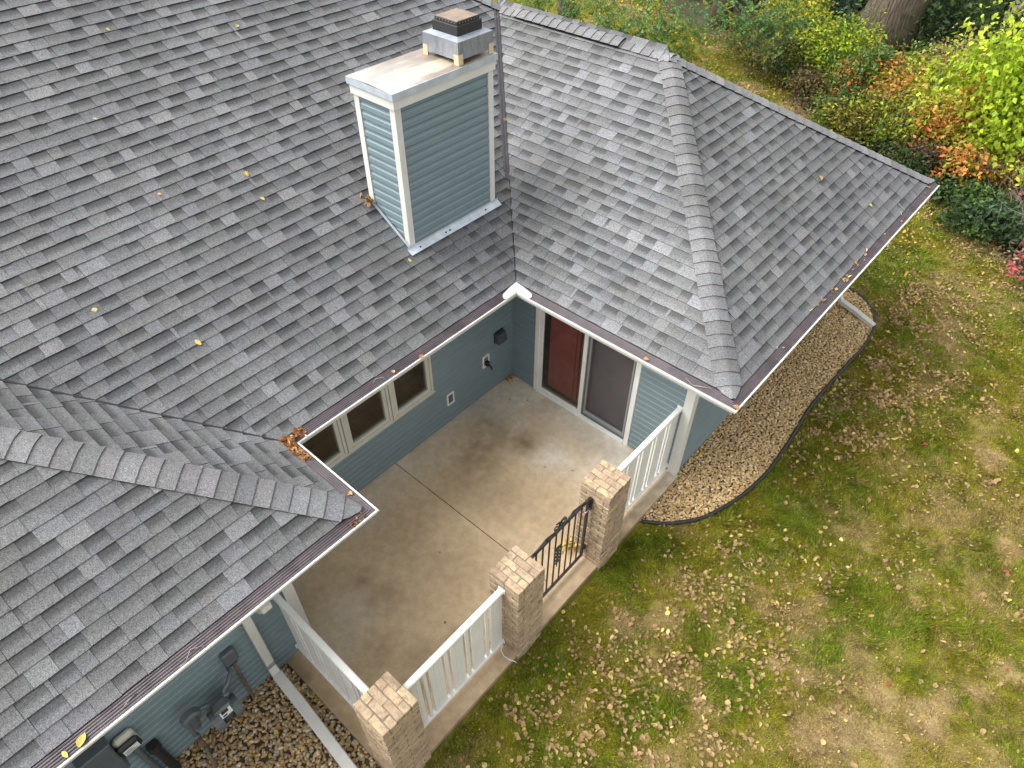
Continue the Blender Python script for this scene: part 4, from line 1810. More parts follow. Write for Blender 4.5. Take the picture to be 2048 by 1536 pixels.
ym = (gy0 + gy1) / 2
mb = MB()
for sgn in (-1, 1):
    mb.tube(spiral(ym + sgn * .075, 1.415, .062, 1.2, math.pi / 2 if sgn < 0 else math.pi / 2, sgn), .009, 6)
    P = [(GX, ym + sgn * .075, 1.477), (GX, ym + sgn * .02, 1.465), (GX, ym, 1.425), (GX, ym + sgn * -.01, 1.375), (GX, ym - sgn * .05, 1.345)]
    mb.tube(P, .009, 6)
    Q = [(GX, ym + sgn * .10, 1.345), (GX, ym + sgn * .19, 1.375), (GX, ym + sgn * .27, 1.395), (GX, ym + sgn * .34, 1.372), (GX, ym + sgn * .43, 1.342), (GX, ym + sgn * .47, 1.345)]
    mb.tube(Q, .009, 6)
    mb.tube(spiral(ym + sgn * .235, 1.372, .035, 1.0, 0, sgn), .008, 6)
mb.build('scroll_crest', 'black_iron', t)
yo = (bys[3] + bys[4]) / 2
mb = MB()
for k in range(5):
    zc = .60 + k * .075
    for sgn in (-1, 1):
        mb.tube(spiral(yo + sgn * .026, zc, .030, 1.1, math.pi / 2, sgn), .006, 5)
mb.tube([(GX, yo, .50), (GX, yo, .96)], .006, 6)
mb.tube([(GX, yo - .05, .94), (GX, yo + .05, .94)], .007, 6)
mb.build('scroll_panel', 'black_iron', t)
mb = MB()
mb.box((GX - .03, gy1 + .0005, 1.10), (GX + .03, PY[0] + .008, 1.30), .006)
mb.box((GX - .022, gy1 + .0005, .22), (GX + .022, PY[0] + .008, .30), .006)
mb.build('hinge', 'black_iron', t)
mb = MB()
for q in range(5):
    mb.tube([(GX + .02, gy1 - .09 + q * .02, 1.15 - .02 * math.sin(q * .8)), (GX + .022, gy1 - .075 + q * .02, 1.14 - .02 * math.sin(q * .8 + .4))], .008, 6)
mb.build('latch_chain', 'steel', t)

# white cable by the middle pillar
mb = MB()
mb.tube([(3.07, -3.60, .08), (3.085, -3.65, .03), (3.15, -3.67, .008), (3.24, -3.655, .006), (3.275, -3.62, -.03), (3.30, -3.60, -.09)], .006, 6)
tag(mb.build('cable', 'vinyl', smooth=True), 'thin white cable at the foot of the middle brick pillar', 'cable')

# ================================================================== LEAVES
def leaf_shape(kind, seed):
    r_ = random.Random(seed)
    if kind == 'heart':
        out = [(0, -.5), (.22, -.42), (.44, -.18), (.46, .02), (.32, .25), (.14, .42), (0, .56)]
    elif kind == 'oval':
        out = [(0, -.5), (.2, -.3), (.3, 0), (.22, .28), (0, .5)]
    else:
        out = [(0, -.5), (.3, -.45), (.25, -.2), (.5, -.05), (.28, .1), (.35, .35), (.12, .3), (0, .55)]
    n = len(out)
    fold, curl, tw = r_.uniform(.15, .9), r_.uniform(-.5, 1.1), r_.uniform(-.4, .4)
    V_ = []
    for sgn in (-1, 1):
        for (x, y) in out:
            V_.append((sgn * x * math.cos(fold), y, abs(x) * math.sin(fold) + curl * y * y * .7 + tw * sgn * x * y))
    faces = []
    for sgn, o in ((-1, 0), (1, n)):
        for q in range(1, n - 1):
            # fan against the midrib
            faces.append([o, o + q, o + q + 1] if sgn > 0 else [o, o + q + 1, o + q])
    z0 = min(v[2] for v in V_)
    V_ = np.array(V_)
    V_[:, 2] -= z0
    return V_, np.array(faces)


LEAFV = [leaf_shape(k, s) for s, k in enumerate(['heart', 'heart', 'heart', 'oval', 'heart', 'lobed', 'oval', 'heart'])]
TAN = [(.37, .25, .115), (.30, .195, .09), (.43, .305, .15), (.24, .145, .065), (.36, .235, .11), (.28, .19, .09)]
YEL = [(.62, .47, .13), (.58, .45, .20), (.55, .36, .09)]
RUST = [(.34, .14, .045), (.42, .20, .07), (.26, .10, .035), (.48, .27, .11)]
RED = [(.36, .06, .06)]
LMESH = {}


def leaf_mesh(pal, var):
    key = (pal, var)
    if key not in LMESH:
        v, f = LEAFV[var]
        P_ = {'tan': TAN, 'yel': YEL, 'rust': RUST, 'red': RED, 'lime': [(.40, .46, .14)]}[pal]
        c = np.array(P_[var % len(P_)])
        LMESH[key] = mesh_np('fallen_leaf', v, f, 'dry_leaf', np.tile(c, (len(v), 1)))
    return LMESH[key]


def solo_leaf(p, size, pal, label, group=None, nrm=None, cat='fallen leaf', r_=random):
    o = bpy.data.objects.new('fallen_leaf', leaf_mesh(pal, r_.randrange(8)))
    col.objects.link(o)
    o.location = p
    q = Vector(nrm or (0, 0, 1)).to_track_quat('Z', 'Y')
    e = (q.to_matrix().to_4x4() @ Matrix.Rotation(r_.uniform(0, 6.28), 4, 'Z') @ Matrix.Rotation(r_.uniform(-.3, .3), 4, 'X')).to_euler()
    o.rotation_euler = e
    o.scale = (size, size, size)
    tag(o, label, cat, group)
    return o


nM, nH = (PM, 0, 1), (PM, 0, 1)


def on_main(x, y): return (x, y, zmain(x) + .016)


for (x, y, s, pal, lab) in (
        (-1.739, -2.734, .085, 'yel', 'curled tan yellow leaf on the main roof left of the chimney'),
        (-1.432, -2.777, .060, 'yel', 'small yellow leaf on the main roof just below the curled tan one'),
        (-1.880, -3.707, .045, 'yel', 'pale small leaf on the main roof far to the left of the chimney'),
        (-.457, -4.385, .085, 'yel', 'large bright yellow leaf low on the main roof above the left windows'),
        (-1.134, -4.977, .055, 'yel', 'small yellow leaf on the main roof at the far left above the valley'),
        (-3.344, -1.516, .075, 'yel', 'yellow leaf high on the main roof near the top edge of the picture'),
        (-2.815, -3.734, .050, 'lime', 'greenish small leaf on the upper left of the main roof'),
        (-3.692, -2.942, .045, 'yel', 'tiny pale leaf at the upper left corner of the main roof'),
        (-.145, -1.740, .070, 'yel', 'yellow leaf on the shingles just below the front corner of the chimney')):
    solo_leaf(on_main(x, y), s, pal, lab, nrm=nM)
solo_leaf((2.831, 3.438, ZR + PM * (W + E0 - 2.831) + .016), .085, 'tan', 'tan leaf in the middle of the end roof slope', nrm=nM)
solo_leaf((3.496, 3.973, ZR + PM * (W + E0 - 3.496) + .016), .060, 'lime', 'small green leaf low on the end roof slope', nrm=nM)
for (x, y, lab) in ((-1.084, 1.067, 'pale round leaf caught in the roof valley beside the chimney'), (-.300, .268, 'tan leaf in the roof valley below the end of the metal flashing')):
    solo_leaf((x, y, zmain(x) + .03), .06, 'tan', lab, nrm=nM)
for (x, y, s, pal, lab) in (
        (2.012, -7.03, .10, 'yel', 'long ochre leaf on the front gutter guard at the lower left'),
        (2.015, -7.156, .075, 'yel', 'pale yellow leaf on the front gutter lip at the lower left corner'),
        (2.790, -.77, .07, 'rust', 'orange brown leaf on the gutter lip above the sliding door'),
        (.742, -2.88, .075, 'tan', 'tan leaf on the gutter guard above the right window'),
        (.79, -2.486, .06, 'rust', 'small brown leaf on the gutter lip near the right window top'),
        (1.73, -4.30, .06, 'rust', 'rusty leaf on the short gutter of the left wing'),
        (3.95, -.755, .085, 'rust', 'brown leaf at the outer gutter corner below the hip')):
    solo_leaf((x, y, ZE + .018), s, pal, lab)

for (x, y, pal, lab) in ((.403, -.482, 'tan', 'dark bit of leaf on the slab in front of the inner corner'), (1.708, -1.170, 'tan', 'brown leaf crumb on the middle of the patio'),
                         (1.582, -3.196, 'rust', 'rusty leaf crumb on the left half of the patio slab'), (2.330, -3.837, 'tan', 'small dark leaf on the patio by the middle railing'),
                         (.62, -.30, 'rust', 'small leaf near the left jamb of the sliding door'), (2.05, -.95, 'tan', 'small leaf on the slab before the sliding door'), (2.72, -1.25, 'tan', 'tan leaf on the patio behind the right railing')):
    solo_leaf((x, y, .004), .035, pal, lab)

# leaf scatter as one mesh
def leaf_mass(name, X, Y, Z, size, pal, label, seed, parent=None, tilt=.5):
    r_ = np.random.default_rng(seed)
    n = len(X)
    vs, fs, cs = [], [], []
    off = 0
    var = r_.integers(0, 8, n)
    for k in range(8):
        m = var == k
        q = int(m.sum())
        if q == 0:
            continue
        v, f = LEAFV[k]
        s = np.broadcast_to(size, (n,))[m] * r_.uniform(.65, 1.25, q)
        a = r_.uniform(0, 2 * np.pi, q)
        t1, t2 = r_.normal(0, tilt, q), r_.normal(0, tilt, q)
        ca, sa = np.cos(a), np.sin(a)
        P = v[None] * s[:, None, None]
        x = P[..., 0] * ca[:, None] - P[..., 1] * sa[:, None]
        y = P[..., 0] * sa[:, None] + P[..., 1] * ca[:, None]
        z = P[..., 2] + x * np.tan(np.clip(t1, -1, 1))[:, None] + y * np.tan(np.clip(t2, -1, 1))[:, None]
        z -= z.min(1, keepdims=True)
        vs.append(np.stack([x + X[m][:, None], y + Y[m][:, None], z + Z[m][:, None]], -1).reshape(-1, 3))
        fs.append((f[None] + (np.arange(q) * len(v))[:, None, None] + off).reshape(-1, 3))
        c = np.array(pal)[r_.integers(0, len(pal), q)] * r_.uniform(.7, 1.2, (q, 1))
        cs.append(np.repeat(c, len(v), 0))
        off += q * len(v)
    o = link(name, mesh_np(name, np.concatenate(vs), np.concatenate(fs), 'dry_leaf', np.concatenate(cs)), parent, kind='stuff')
    o['label'] = label
    return o


# pile in the gutter corner
r_ = np.random.default_rng(5)
n = 330
tpos = r_.uniform(-.26, .42, n)
X = np.where(tpos < 0, E0 + r_.uniform(.0, .10, n), E0 + .0 + tpos)
Y = np.where(tpos < 0, -L + E0 - tpos * 1.0 + .0, -L + E0 + r_.uniform(.0, .10, n))
leaf_mass('leaf_pile', X, Y, ZE + r_.uniform(-.005, .035, n), .040, RUST + RUST + [(.58, .43, .2)], 'heap of rusty dead leaves in the inner gutter corner above the left window', 6)
n = 40
leaf_mass('leaf_pile', r_.uniform(1.98, 2.05, n), r_.uniform(-4.55, -4.36, n), np.full(n, ZE - .002), .03, RUST + TAN, 'small clump of dead leaves in the outer gutter corner over the patio', 8)
n = 46
Y = r_.uniform(.2, 5.6, n) ** 1.0
leaf_mass('leaf_scatter', W + E0 + r_.uniform(-.03, .085, n), np.where(r_.random(n) < .5, r_.normal(2.3, .35, n), Y), np.full(n, ZR + .004), .045, TAN + YEL[:2], 'dry leaves lying along the gutter of the end wall', 9)
n = 70
leaf_mass('leaf_pile', 2.82 + r_.normal(0, .05, n), -1.99 + r_.normal(0, .06, n) - .02, r_.uniform(.0, .16, n), .05, YEL + YEL[:2], 'heap of yellow leaves at the pillar foot behind the iron gate', 10)
n = 40
leaf_mass('leaf_pile', np.abs(r_.normal(.03, .05, n)) + .02, -np.abs(r_.normal(.03, .10, n)) - .02, np.full(n, .003), .035, RUST, 'few rusty leaves in the inner corner of the patio', 11)
n = 36
leaf_mass('leaf_pile', CX0 - .06 + r_.normal(0, .05, n) + .1, CY0 - .05 + r_.normal(0, .03, n), zmain(-.95 + r_.normal(0, .02, n)) + .02, .05, RUST + TAN, 'few brown leaves caught behind the chimney foot', 12)
n = 60
leaf_mass('leaf_scatter', r_.uniform(1.3, 3.2, n), r_.uniform(-7.6, -5.5, n), np.full(n, -.045), .05, RUST + RUST + YEL[2:], 'rusty leaves on the gravel under the gas meter', 13)

# lawn leaves
def lawn_ok(x, y):
    k = ~inside(bedR, x, y) & ~inside(bedL, x, y)
    k &= ~((x < 3.30) & (y < .1) & (y > -5.45)) & ~((x < W + .02) & (y < D + .05)) & ~((x < 3.45) & (y < -5.3))
    return k


r_ = np.random.default_rng(15)
NL = 170000
X = r_.uniform(2.6, 9.5, NL)
Y = r_.uniform(-5.5, 13, NL)
dens = .05 + .5 * sm(.5, .75, fbm(X, Y, 1.6, 91., 3)) * sm(.35, .6, fbm(X, Y, 6, 95., 2)) + 1.5 * blobs(X, Y, LEAFY) * sm(.40, .60, fbm(X, Y, 5, 99., 2))
dens *= np.where(Y > 2.5, 2.4, 1.0) * .72
dens += .5 * sm(-1.0, .2, wood_depth(X, Y)) * (Y > 5)
k = (r_.random(NL) < dens * .36) & lawn_ok(X, Y) & (wood_depth(X, Y) < .8)
X, Y = X[k], Y[k]
u, v, z = project(np.stack([X, Y, np.full_like(X, -.08)], -1))
vis = (u > -40) & (u < 2090) & (v > -40) & (v < 1580)
X, Y, z = X[vis], Y[vis], z[vis]
print('lawn leaves', len(X))
o_ = np.argsort(z)
ns = 270
for i in o_[:ns]:
    p = random.random()
    s_ = random.uniform(.032, .074)
    pal = 'tan' if p < .93 else 'yel'
    zone = min((('in front of the corner pillar', 3.6, -4.9), ('in front of the middle pillar', 3.7, -3.3), ('on the grass outside the iron gate', 3.8, -2.4), ('below the start of the gravel edging', 3.7, -1.4),
                ('on the lawn off the gravel curve', 4.4, -.5), ('in the thick of the leaf litter', 4.8, -1.5), ('at the bottom edge of the lawn', 5.3, -3.1), ('beside the large bare patch', 6.0, -1.8),
                ('on the middle of the lawn', 5.6, -.3), ('towards the right edge of the lawn', 7.0, .0)), key=lambda q_: (q_[1] - X[i]) ** 2 + (q_[2] - Y[i]) ** 2)[0]
    size_ = 'small' if s_ < .05 else ('large' if s_ > .066 else 'mid sized')
    solo_leaf((X[i], Y[i], GZ + random.uniform(.018, .035)), s_, pal, ('%s %s leaf lying ' % (size_, 'dry tan' if pal == 'tan' else 'yellow')) + zone, 'dead leaves scattered on the near lawn')
m = o_[ns:]
leaf_mass('leaf_scatter', X[m], Y[m], np.full(len(m), GZ + .02), .052, TAN * 3 + YEL[:2], 'dry tan leaves scattered over the lawn further off', 16, tilt=.35)
for (x, y, pal, lab) in ((6.673, -.921, 'red', 'pinkish red leaf on the bare lawn patch at the lower right'), (5.224, .636, 'yel', 'round bright yellow leaf on the lawn below the gravel curve'),
                         (7.657, .174, 'red', 'pinkish red leaf on bare soil near the right edge of the lawn'), (7.285, 1.567, 'red', 'red leaf on the lawn further up the right edge'),
                         (5.746, 3.110, 'red', 'dark red leaf on the lawn right of the gravel bed'), (6.372, -2.035, 'yel', 'ochre leaf on bare soil at the bottom edge of the lawn')):
    solo_leaf((x, y, GZ + .03), .075, pal, lab)

n = 26000
Xf = r_.uniform(3.2, 9.0, n)
Yf = r_.uniform(-5.4, 7.5, n)
k = lawn_ok(Xf, Yf) & (r_.random(n) < .25 + .75 * sm(.40, .65, fbm(Xf, Yf, 2.2, 51., 3)))
u, v, z = project(np.stack([Xf, Yf, np.full_like(Xf, -.08)], -1))
k &= (u > -40) & (u < 2090) & (v > -40) & (v < 1580)
leaf_mass('leaf_scatter', Xf[k], Yf[k], np.full(int(k.sum()), GZ + .022), .021, TAN * 2 + [(.16, .10, .05), (.45, .38, .14)], 'small brown leaf crumbs and dead grass bits over the lawn', 18, tilt=.5)

# yellow leaves under the trees at the back
NL = 30000
X = r_.uniform(-14, 4, NL)
Y = r_.uniform(7, 21, NL)
w_ = wood_depth(X, Y)
dens = (.25 + .75 * sm(.45, .65, fbm(X, Y, 1.2, 31., 3))) * sm(-4.5, -.3, w_) * sm(1.6, .2, w_)
k = r_.random(NL) < dens * .8
leaf_mass('leaf_scatter', X[k], Y[k], np.full(int(k.sum()), GZ + .02), .06, [(.50, .38, .07), (.42, .30, .06), (.36, .24, .09), (.55, .45, .14)], 'yellow leaves strewn over the back lawn at the wood edge', 17, tilt=.4)

# ------------------------------------------------------------------ grass blades
def grass(name, x0, x1, y0, y1, n, hmin, hmax, wid, label, seed, test=None):
    r_ = np.random.default_rng(seed)
    X = r_.uniform(x0, x1, n)
    Y = r_.uniform(y0, y1, n)
    k = lawn_ok(X, Y)
    u, v, z = project(np.stack([X, Y, np.full_like(X, -.08)], -1))
    k &= (u > -60) & (u < 2110) & (v > -60) & (v < 1600) & (wood_depth(X, Y) < .5)
    if test is not None:
        k &= test(X, Y)
    c, d, g = lawn_cols(X, Y)
    k &= r_.random(n) > d * .42
    X, Y, c, d, g = X[k], Y[k], c[k], d[k], g[k]
    n = len(X)
    tuft = fbm(X, Y, 9.0, 71., 2)
    h = r_.uniform(hmin, hmax, n) * (1 - .4 * d + .25 * g) * (.55 + 1.0 * tuft)
    a = r_.uniform(0, 2 * np.pi, n)
    la = fbm(X, Y, 3.0, 44., 2) * 12 + r_.normal(0, .9, n)
    lean = r_.uniform(.35, 1.25, n) * h
    wv = wid * r_.uniform(.7, 1.3, n)
    zb_ = GZ - .004 + np.zeros(n)
    p0 = np.stack([X - np.cos(a) * wv, Y - np.sin(a) * wv, zb_], -1)
    p1 = np.stack([X + np.cos(a) * wv, Y + np.sin(a) * wv, zb_], -1)
    p2 = np.stack([X + np.cos(la) * lean, Y + np.sin(la) * lean, zb_ + h], -1)
    V_ = np.stack([p0, p1, p2], 1).reshape(-1, 3)
    straw = (r_.random(n) < .13 + .6 * d)[:, None]
    c = np.where(straw, np.array([.42, .30, .10]) * r_.uniform(.35, 1.2, (n, 1)), c * r_.uniform(.4, 1.75, (n, 1)) * np.array([1, 1.04, .8]))
    C_ = np.repeat(c, 3, 0)
    F_ = np.arange(3 * n).reshape(n, 3)
    o = link(name, mesh_np(name, V_, F_, 'grass', C_), kind='stuff')
    o['label'] = label
    print(name, n)


grass('grass', 3.1, 9.6, -5.6, 6.0, 1000000, .022, .060, .0034, 'short patchy olive and straw coloured lawn grass', 21)
grass('grass', 2.4, 9.8, 6.0, 13, 160000, .03, .065, .006, 'lawn grass running up to the shrub border', 22)
grass('grass', -15, 3.0, 6.0, 19, 160000, .03, .075, .009, 'mossy lawn grass behind the house', 23)

# ================================================================== PLANTS
def clump_points(r_, n, K, shell=.55, squash=1.0):
    """points of a crown of unit radius, gathered in K clumps so that the outline is uneven"""
    c = r_.normal(size=(K, 3))
    c /= np.linalg.norm(c, axis=1, keepdims=True)
    c *= (r_.uniform(shell ** 3, 1, K) ** (1 / 3))[:, None]
    c[:, 2] = np.abs(c[:, 2]) * 1.0 - .18
    s = r_.uniform(.12, .30, K)
    w = s ** 2
    k = r_.choice(K, n, p=w / w.sum())
    p = c[k] + r_.normal(size=(n, 3)) * s[k][:, None] * np.array([1, 1, .8])
    return p, k


def leaf_quads(P, size, r_, droop=0.0, aspect=.55, upb=.35):
    """folded two-triangle leaves at P"""
    n = len(P)
    d = r_.normal(size=(n, 3))
    d[:, 2] = d[:, 2] * .6 - droop
    d /= np.linalg.norm(d, axis=1, keepdims=True)
    nrm = r_.normal(size=(n, 3)) * .75
    nrm[:, 2] += upb * 2
    s = np.cross(d, nrm)
    s /= np.linalg.norm(s, axis=1, keepdims=True) + 1e-9
    up_ = np.cross(s, d)
    L_ = (size * r_.uniform(.6, 1.3, n))[:, None]
    w_ = L_ * aspect * .5
    base = P - d * L_ * .5
    tip = P + d * L_ * .5 - np.array([0, 0, 1]) * L_ * .1
    l_ = P - d * L_ * .08 + s * w_ + up_ * w_ * .35
    q_ = P - d * L_ * .08 - s * w_ + up_ * w_ * .35
    V_ = np.stack([base, l_, tip, q_], 1).reshape(-1, 3)
    i = np.arange(n)[:, None] * 4
    F_ = np.concatenate([i + np.array([[0, 2, 1]]), i + np.array([[0, 3, 2]])], 0)
    return V_, F_


def shrub(name, label, cat, base, rx, ry, h, n, size, pal, seed, K=26, droop=.2, group=None, aspect=.55, stems=5, shell=.5, mix=.12):
    r_ = np.random.default_rng(seed)
    t = thing(name, label, cat, base, group)
    p, k = clump_points(r_, n, K, shell)
    sc = np.array([rx, ry, h * .62])
    P = p * sc + np.array([0, 0, h * .42])
    keep = P[:, 2] > .03
    P, k = P[keep], k[keep]
    V_, F_ = leaf_quads(P, size, r_, droop, aspect)
    pal = np.array(pal)
    kc = r_.integers(0, len(pal), K)
    ci = np.where(r_.random(len(P)) < mix, r_.integers(0, len(pal), len(P)), kc[k])
    c = pal[ci] * r_.uniform(.7, 1.3, (len(P), 1))
    o = link('foliage', mesh_np('foliage', V_, F_, 'leaf', np.repeat(c, 4, 0)), t, local=True)
    for q in range(stems):
        a = r_.uniform(0, 6.28)
        e = np.array([math.cos(a) * rx * .6, math.sin(a) * ry * .6, h * r_.uniform(.5, .95)])
        mid = e * .45 + r_.normal(size=3) * .05
        mb = MB()
        mb.tube([(e[0] * .05, e[1] * .05, -.1), tuple(mid), tuple(e)], [.02, .014, .006], 5, caps=False)
        link('stem', mb.mesh('stem', 'stem', True), t, local=True)
    return t


G_DARK = [(.030, .062, .018), (.042, .082, .024), (.026, .052, .018), (.055, .095, .024)]
G_MID = [(.10, .18, .04), (.13, .21, .04), (.085, .155, .045), (.16, .24, .045)]
G_LIME = [(.33, .46, .022), (.40, .52, .03), (.28, .40, .025), (.48, .56, .05)]
G_YEL = [(.32, .36, .035), (.42, .41, .045), (.25, .30, .035), (.48, .42, .07)]
OLIVE = [(.17, .155, .035), (.22, .18, .045), (.14, .13, .04), (.19, .20, .045)]
ORNG = [(.50, .17, .04), (.56, .23, .05), (.42, .11, .05), (.54, .31, .07), (.34, .30, .05)]
REDP = [(.44, .10, .10), (.38, .08, .075), (.48, .17, .14)]
BRWN = [(.10, .07, .045), (.13, .085, .055), (.08, .06, .04)]
TANS = [(.40, .31, .14), (.48, .38, .19), (.27, .26, .06), (.36, .31, .08)]
TEAL = [(.08, .145, .09), (.10, .165, .11), (.065, .125, .08)]

SHR = [
    # label, base, rx, ry, h, n, leaf, palette, extra
    ('upright yellow green bush at the left end of the border, below the dark trunk', (-3.3, 16.7), .75, .7, 2.3, 3200, .10, G_YEL + G_LIME[:1], {}),
    ('bright green low bush in front of the yellow green bush', (-1.7, 15.5), .9, .7, 1.5, 3600, .09, G_LIME[:1] + G_MID[2:] + G_YEL[:2], {}),
    ('olive brown thicket at the left edge of the border', (-3.6, 15.5), .9, .7, 1.2, 3000, .08, OLIVE + BRWN[:1], {}),
    ('bare looking brown bush close behind the far hip of the roof', (-1.1, 13.7), .7, .5, .75, 2000, .07, BRWN + OLIVE[:2], {'mix': .3}),
    ('blue green bush in front of the big trunk', (-.5, 16.2), .8, .7, .95, 2800, .09, TEAL + G_MID[:1], {}),
    ('dark green bush with a red orange top near the middle of the border', (.2, 14.4), .75, .7, 1.35, 3200, .09, G_MID + ORNG[:2] + ORNG[:2], {}),
    ('low dark green bush beside the roof edge in the middle of the border', (.45, 12.9), .75, .55, .85, 2600, .08, G_DARK + G_MID, {}),
    ('yellow and orange bush in the middle of the border', (1.25, 13.9), .8, .7, 1.45, 3600, .09, G_YEL + ORNG[1:2] + ORNG[3:4] + G_MID[:1], {}),
    ('wide green bush to the right of the big trunk', (1.2, 17.0), 1.2, .9, 1.15, 3800, .12, G_MID + G_LIME[2:3], {}),
    ('tan bush with pale seed heads in the centre of the border', (2.1, 14.5), .95, .8, 1.7, 4200, .08, TANS + G_YEL[:1], {}),
    ('olive green bush below the tan bush', (1.75, 12.5), .8, .6, 1.1, 3200, .08, OLIVE + G_YEL[:2] + G_MID[:1], {}),
    ('tall orange red shrub standing beside the lime green sapling', (2.75, 12.1), .55, .5, 1.75, 2600, .10, ORNG[:2] + ORNG[3:] + G_YEL[:1], {'K': 24, 'mix': .35}),
    ('dark undershrub with brown stems beside the roof tip', (2.55, 11.55), .7, .5, .8, 2200, .08, G_DARK + BRWN + OLIVE[:1], {}),
    ('orange leaved low shrub just beyond the roof tip', (3.55, 11.3), .6, .5, .95, 1500, .10, ORNG + G_YEL[:1] + BRWN[:1], {}),
    ('yellow green mass of leaves under the lime green sapling', (4.2, 13.0), 1.2, .8, 1.7, 4800, .12, G_YEL + G_LIME[:2] + G_MID[:1], {}),
    ('low dark green ground bush at the lawn edge beyond the roof tip', (4.0, 10.8), .75, .6, .6, 2600, .09, G_DARK + G_MID[:1], {}),
    ('dark leafy ground bush at the foot of the bare twiggy shrub', (4.9, 10.0), .9, .6, .65, 3000, .10, G_DARK + G_MID[:1] + TEAL[:1], {}),
    ('pink red leaved shrub among yellow leaves near the right edge', (4.9, 11.9), .8, .6, 1.1, 1800, .10, REDP + G_YEL[:2] + ORNG[:1], {}),
    ('pink red leaves of a burning bush low at the right edge', (6.0, 8.8), .55, .5, .75, 520, .08, REDP + TANS[:2], {'K': 14}),
    ('lime green bush filling the gap between the yellow green bush and the orange topped bush', (-.9, 15.2), .8, .7, 1.5, 3000, .10, G_LIME[:2] + G_YEL[:1] + G_MID[:1], {}),
    ('bright yellow green bush just left of the lime green sapling', (2.2, 13.4), .8, .7, 1.6, 3000, .11, G_YEL[:2] + G_LIME[:1] + G_MID[3:], {}),
    ('olive bush with yellow tips close behind the hip of the roof', (1.0, 12.7), .8, .55, 1.05, 2600, .09, OLIVE[:2] + G_YEL[:2], {}),
    ('dark olive thicket behind the brown bush near the roof', (-2.3, 14.6), .9, .6, 1.1, 2800, .08, OLIVE[2:3] + G_DARK[:2] + OLIVE[:1], {}),
    ('small yellow sprouting bush at the shaded foot of the orange shrub', (2.9, 12.0), .35, .3, .55, 420, .09, G_YEL, {}),
]
for i, (lab, b, rx, ry, h, n, lf, pal, ex) in enumerate(SHR):
    shrub('shrub', lab, 'shrub', (b[0], b[1], GZ), rx * 1.18, ry * 1.15, h * (1.0 if 'trunk' in lab else 1.28), int(n * 1.2), lf * 1.22, pal, 100 + i, group='shrubs of the border', **ex)

# lime green sapling with large leaves
t = shrub('sapling', 'lime green sapling with large drooping leaves at the upper right', 'sapling', (3.75, 13.1, GZ), 1.75, 1.3, 3.5, 11500, .135, G_LIME + G_LIME[3:], 300, K=40, droop=.9, aspect=.72, stems=7, shell=.35)
mb = MB()
mb.tube([(1.2, -1.1, .6), (.6, -.9, 1.2), (.1, -.5, 1.6), (-.1, 0, 2.2)], [.035, .03, .025, .01], 6)
link('branch', mb.mesh('branch', 'stem', True), t, local=True)

# bare twiggy shrub at the right edge
def twig_shrub(name, label, base, n, h, spread, seed, mat='twig_grey', thin=.007):
    r_ = np.random.default_rng(seed)
    t = thing(name, label, 'shrub', base)
    mb = MB()

    def grow(p, d, ln, r0, depth):
        pts = [p]
        for q in range(4):
            d = d + Vector(r_.normal(0, .22, 3))
            d.normalize()
            pts.append(pts[-1] + d * ln / 4)
        mb.tube(pts, [r0 * (1 - .14 * q) for q in range(5)], 4, caps=False)
        if depth > 0:
            for q in range(3):
                b = pts[2 + (q % 3)]
                dd = (d + Vector(r_.normal(0, .7, 3))).normalized()
                grow(b, dd, ln * .62, r0 * .6, depth - 1)
    for k in range(n):
        a = r_.uniform(0, 6.28)
        d = Vector((math.cos(a) * spread, math.sin(a) * spread, 1)).normalized()
        grow(Vector((math.cos(a) * .12, math.sin(a) * .12, -.05)), d, h * r_.uniform(.5, .8), thin, 2)
    link('twigs', mb.mesh('twigs', mat, True), t, local=True)
    return t


twig_shrub('bare_shrub', 'bare grey twiggy shrub on the right edge above the lawn', (5.85, 10.2, GZ), 26, 1.75, 1.1, 41)
twig_shrub('bare_shrub', 'bare brown twigs sprawling beyond the roof tip under the orange leaves', (4.2, 11.6, GZ), 16, 1.2, 1.4, 42, 'stem', .006)

# ------------------------------------------------------------------ trees
def trunk_tube(path, radii, n=18, flute=.06, seed=0):
    r_ = np.random.default_rng(seed)
    ph = r_.uniform(0, 6.28, 4)
    mb = MB()
    mb.tube(path, radii, n)
    V_ = []
    for q, v in enumerate(mb.v):
        ring = q // n
        c = Vector(path[min(ring, len(path) - 1)])
        a = 2 * math.pi * (q % n) / n
        f = 1 + flute * (math.sin(3 * a + ph[0]) + .6 * math.sin(5 * a + ph[1]))
        V_.append(tuple(c + (Vector(v) - c) * f))
    mb.v = V_
    return mb


def crown(t, centers, n, size, pal, seed, name='crown', droop=.3, aspect=.5):
    r_ = np.random.default_rng(seed)
    C = np.array([c[:3] for c in centers])
    S = np.array([c[3] for c in centers])
    w = S ** 2
    k = r_.choice(len(C), n, p=w / w.sum())
    P = C[k] + r_.normal(size=(n, 3)) * S[k][:, None] * np.array([.5, .5, .38])
    V_, F_ = leaf_quads(P, size, r_, droop, aspect)
    pal = np.array(pal)
    kc = r_.integers(0, len(pal), len(C))
    c = pal[kc[k]] * r_.uniform(.7, 1.3, (n, 1))
    return link(name, mesh_np(name, V_, F_, 'leaf', np.repeat(c, 4, 0)), t)


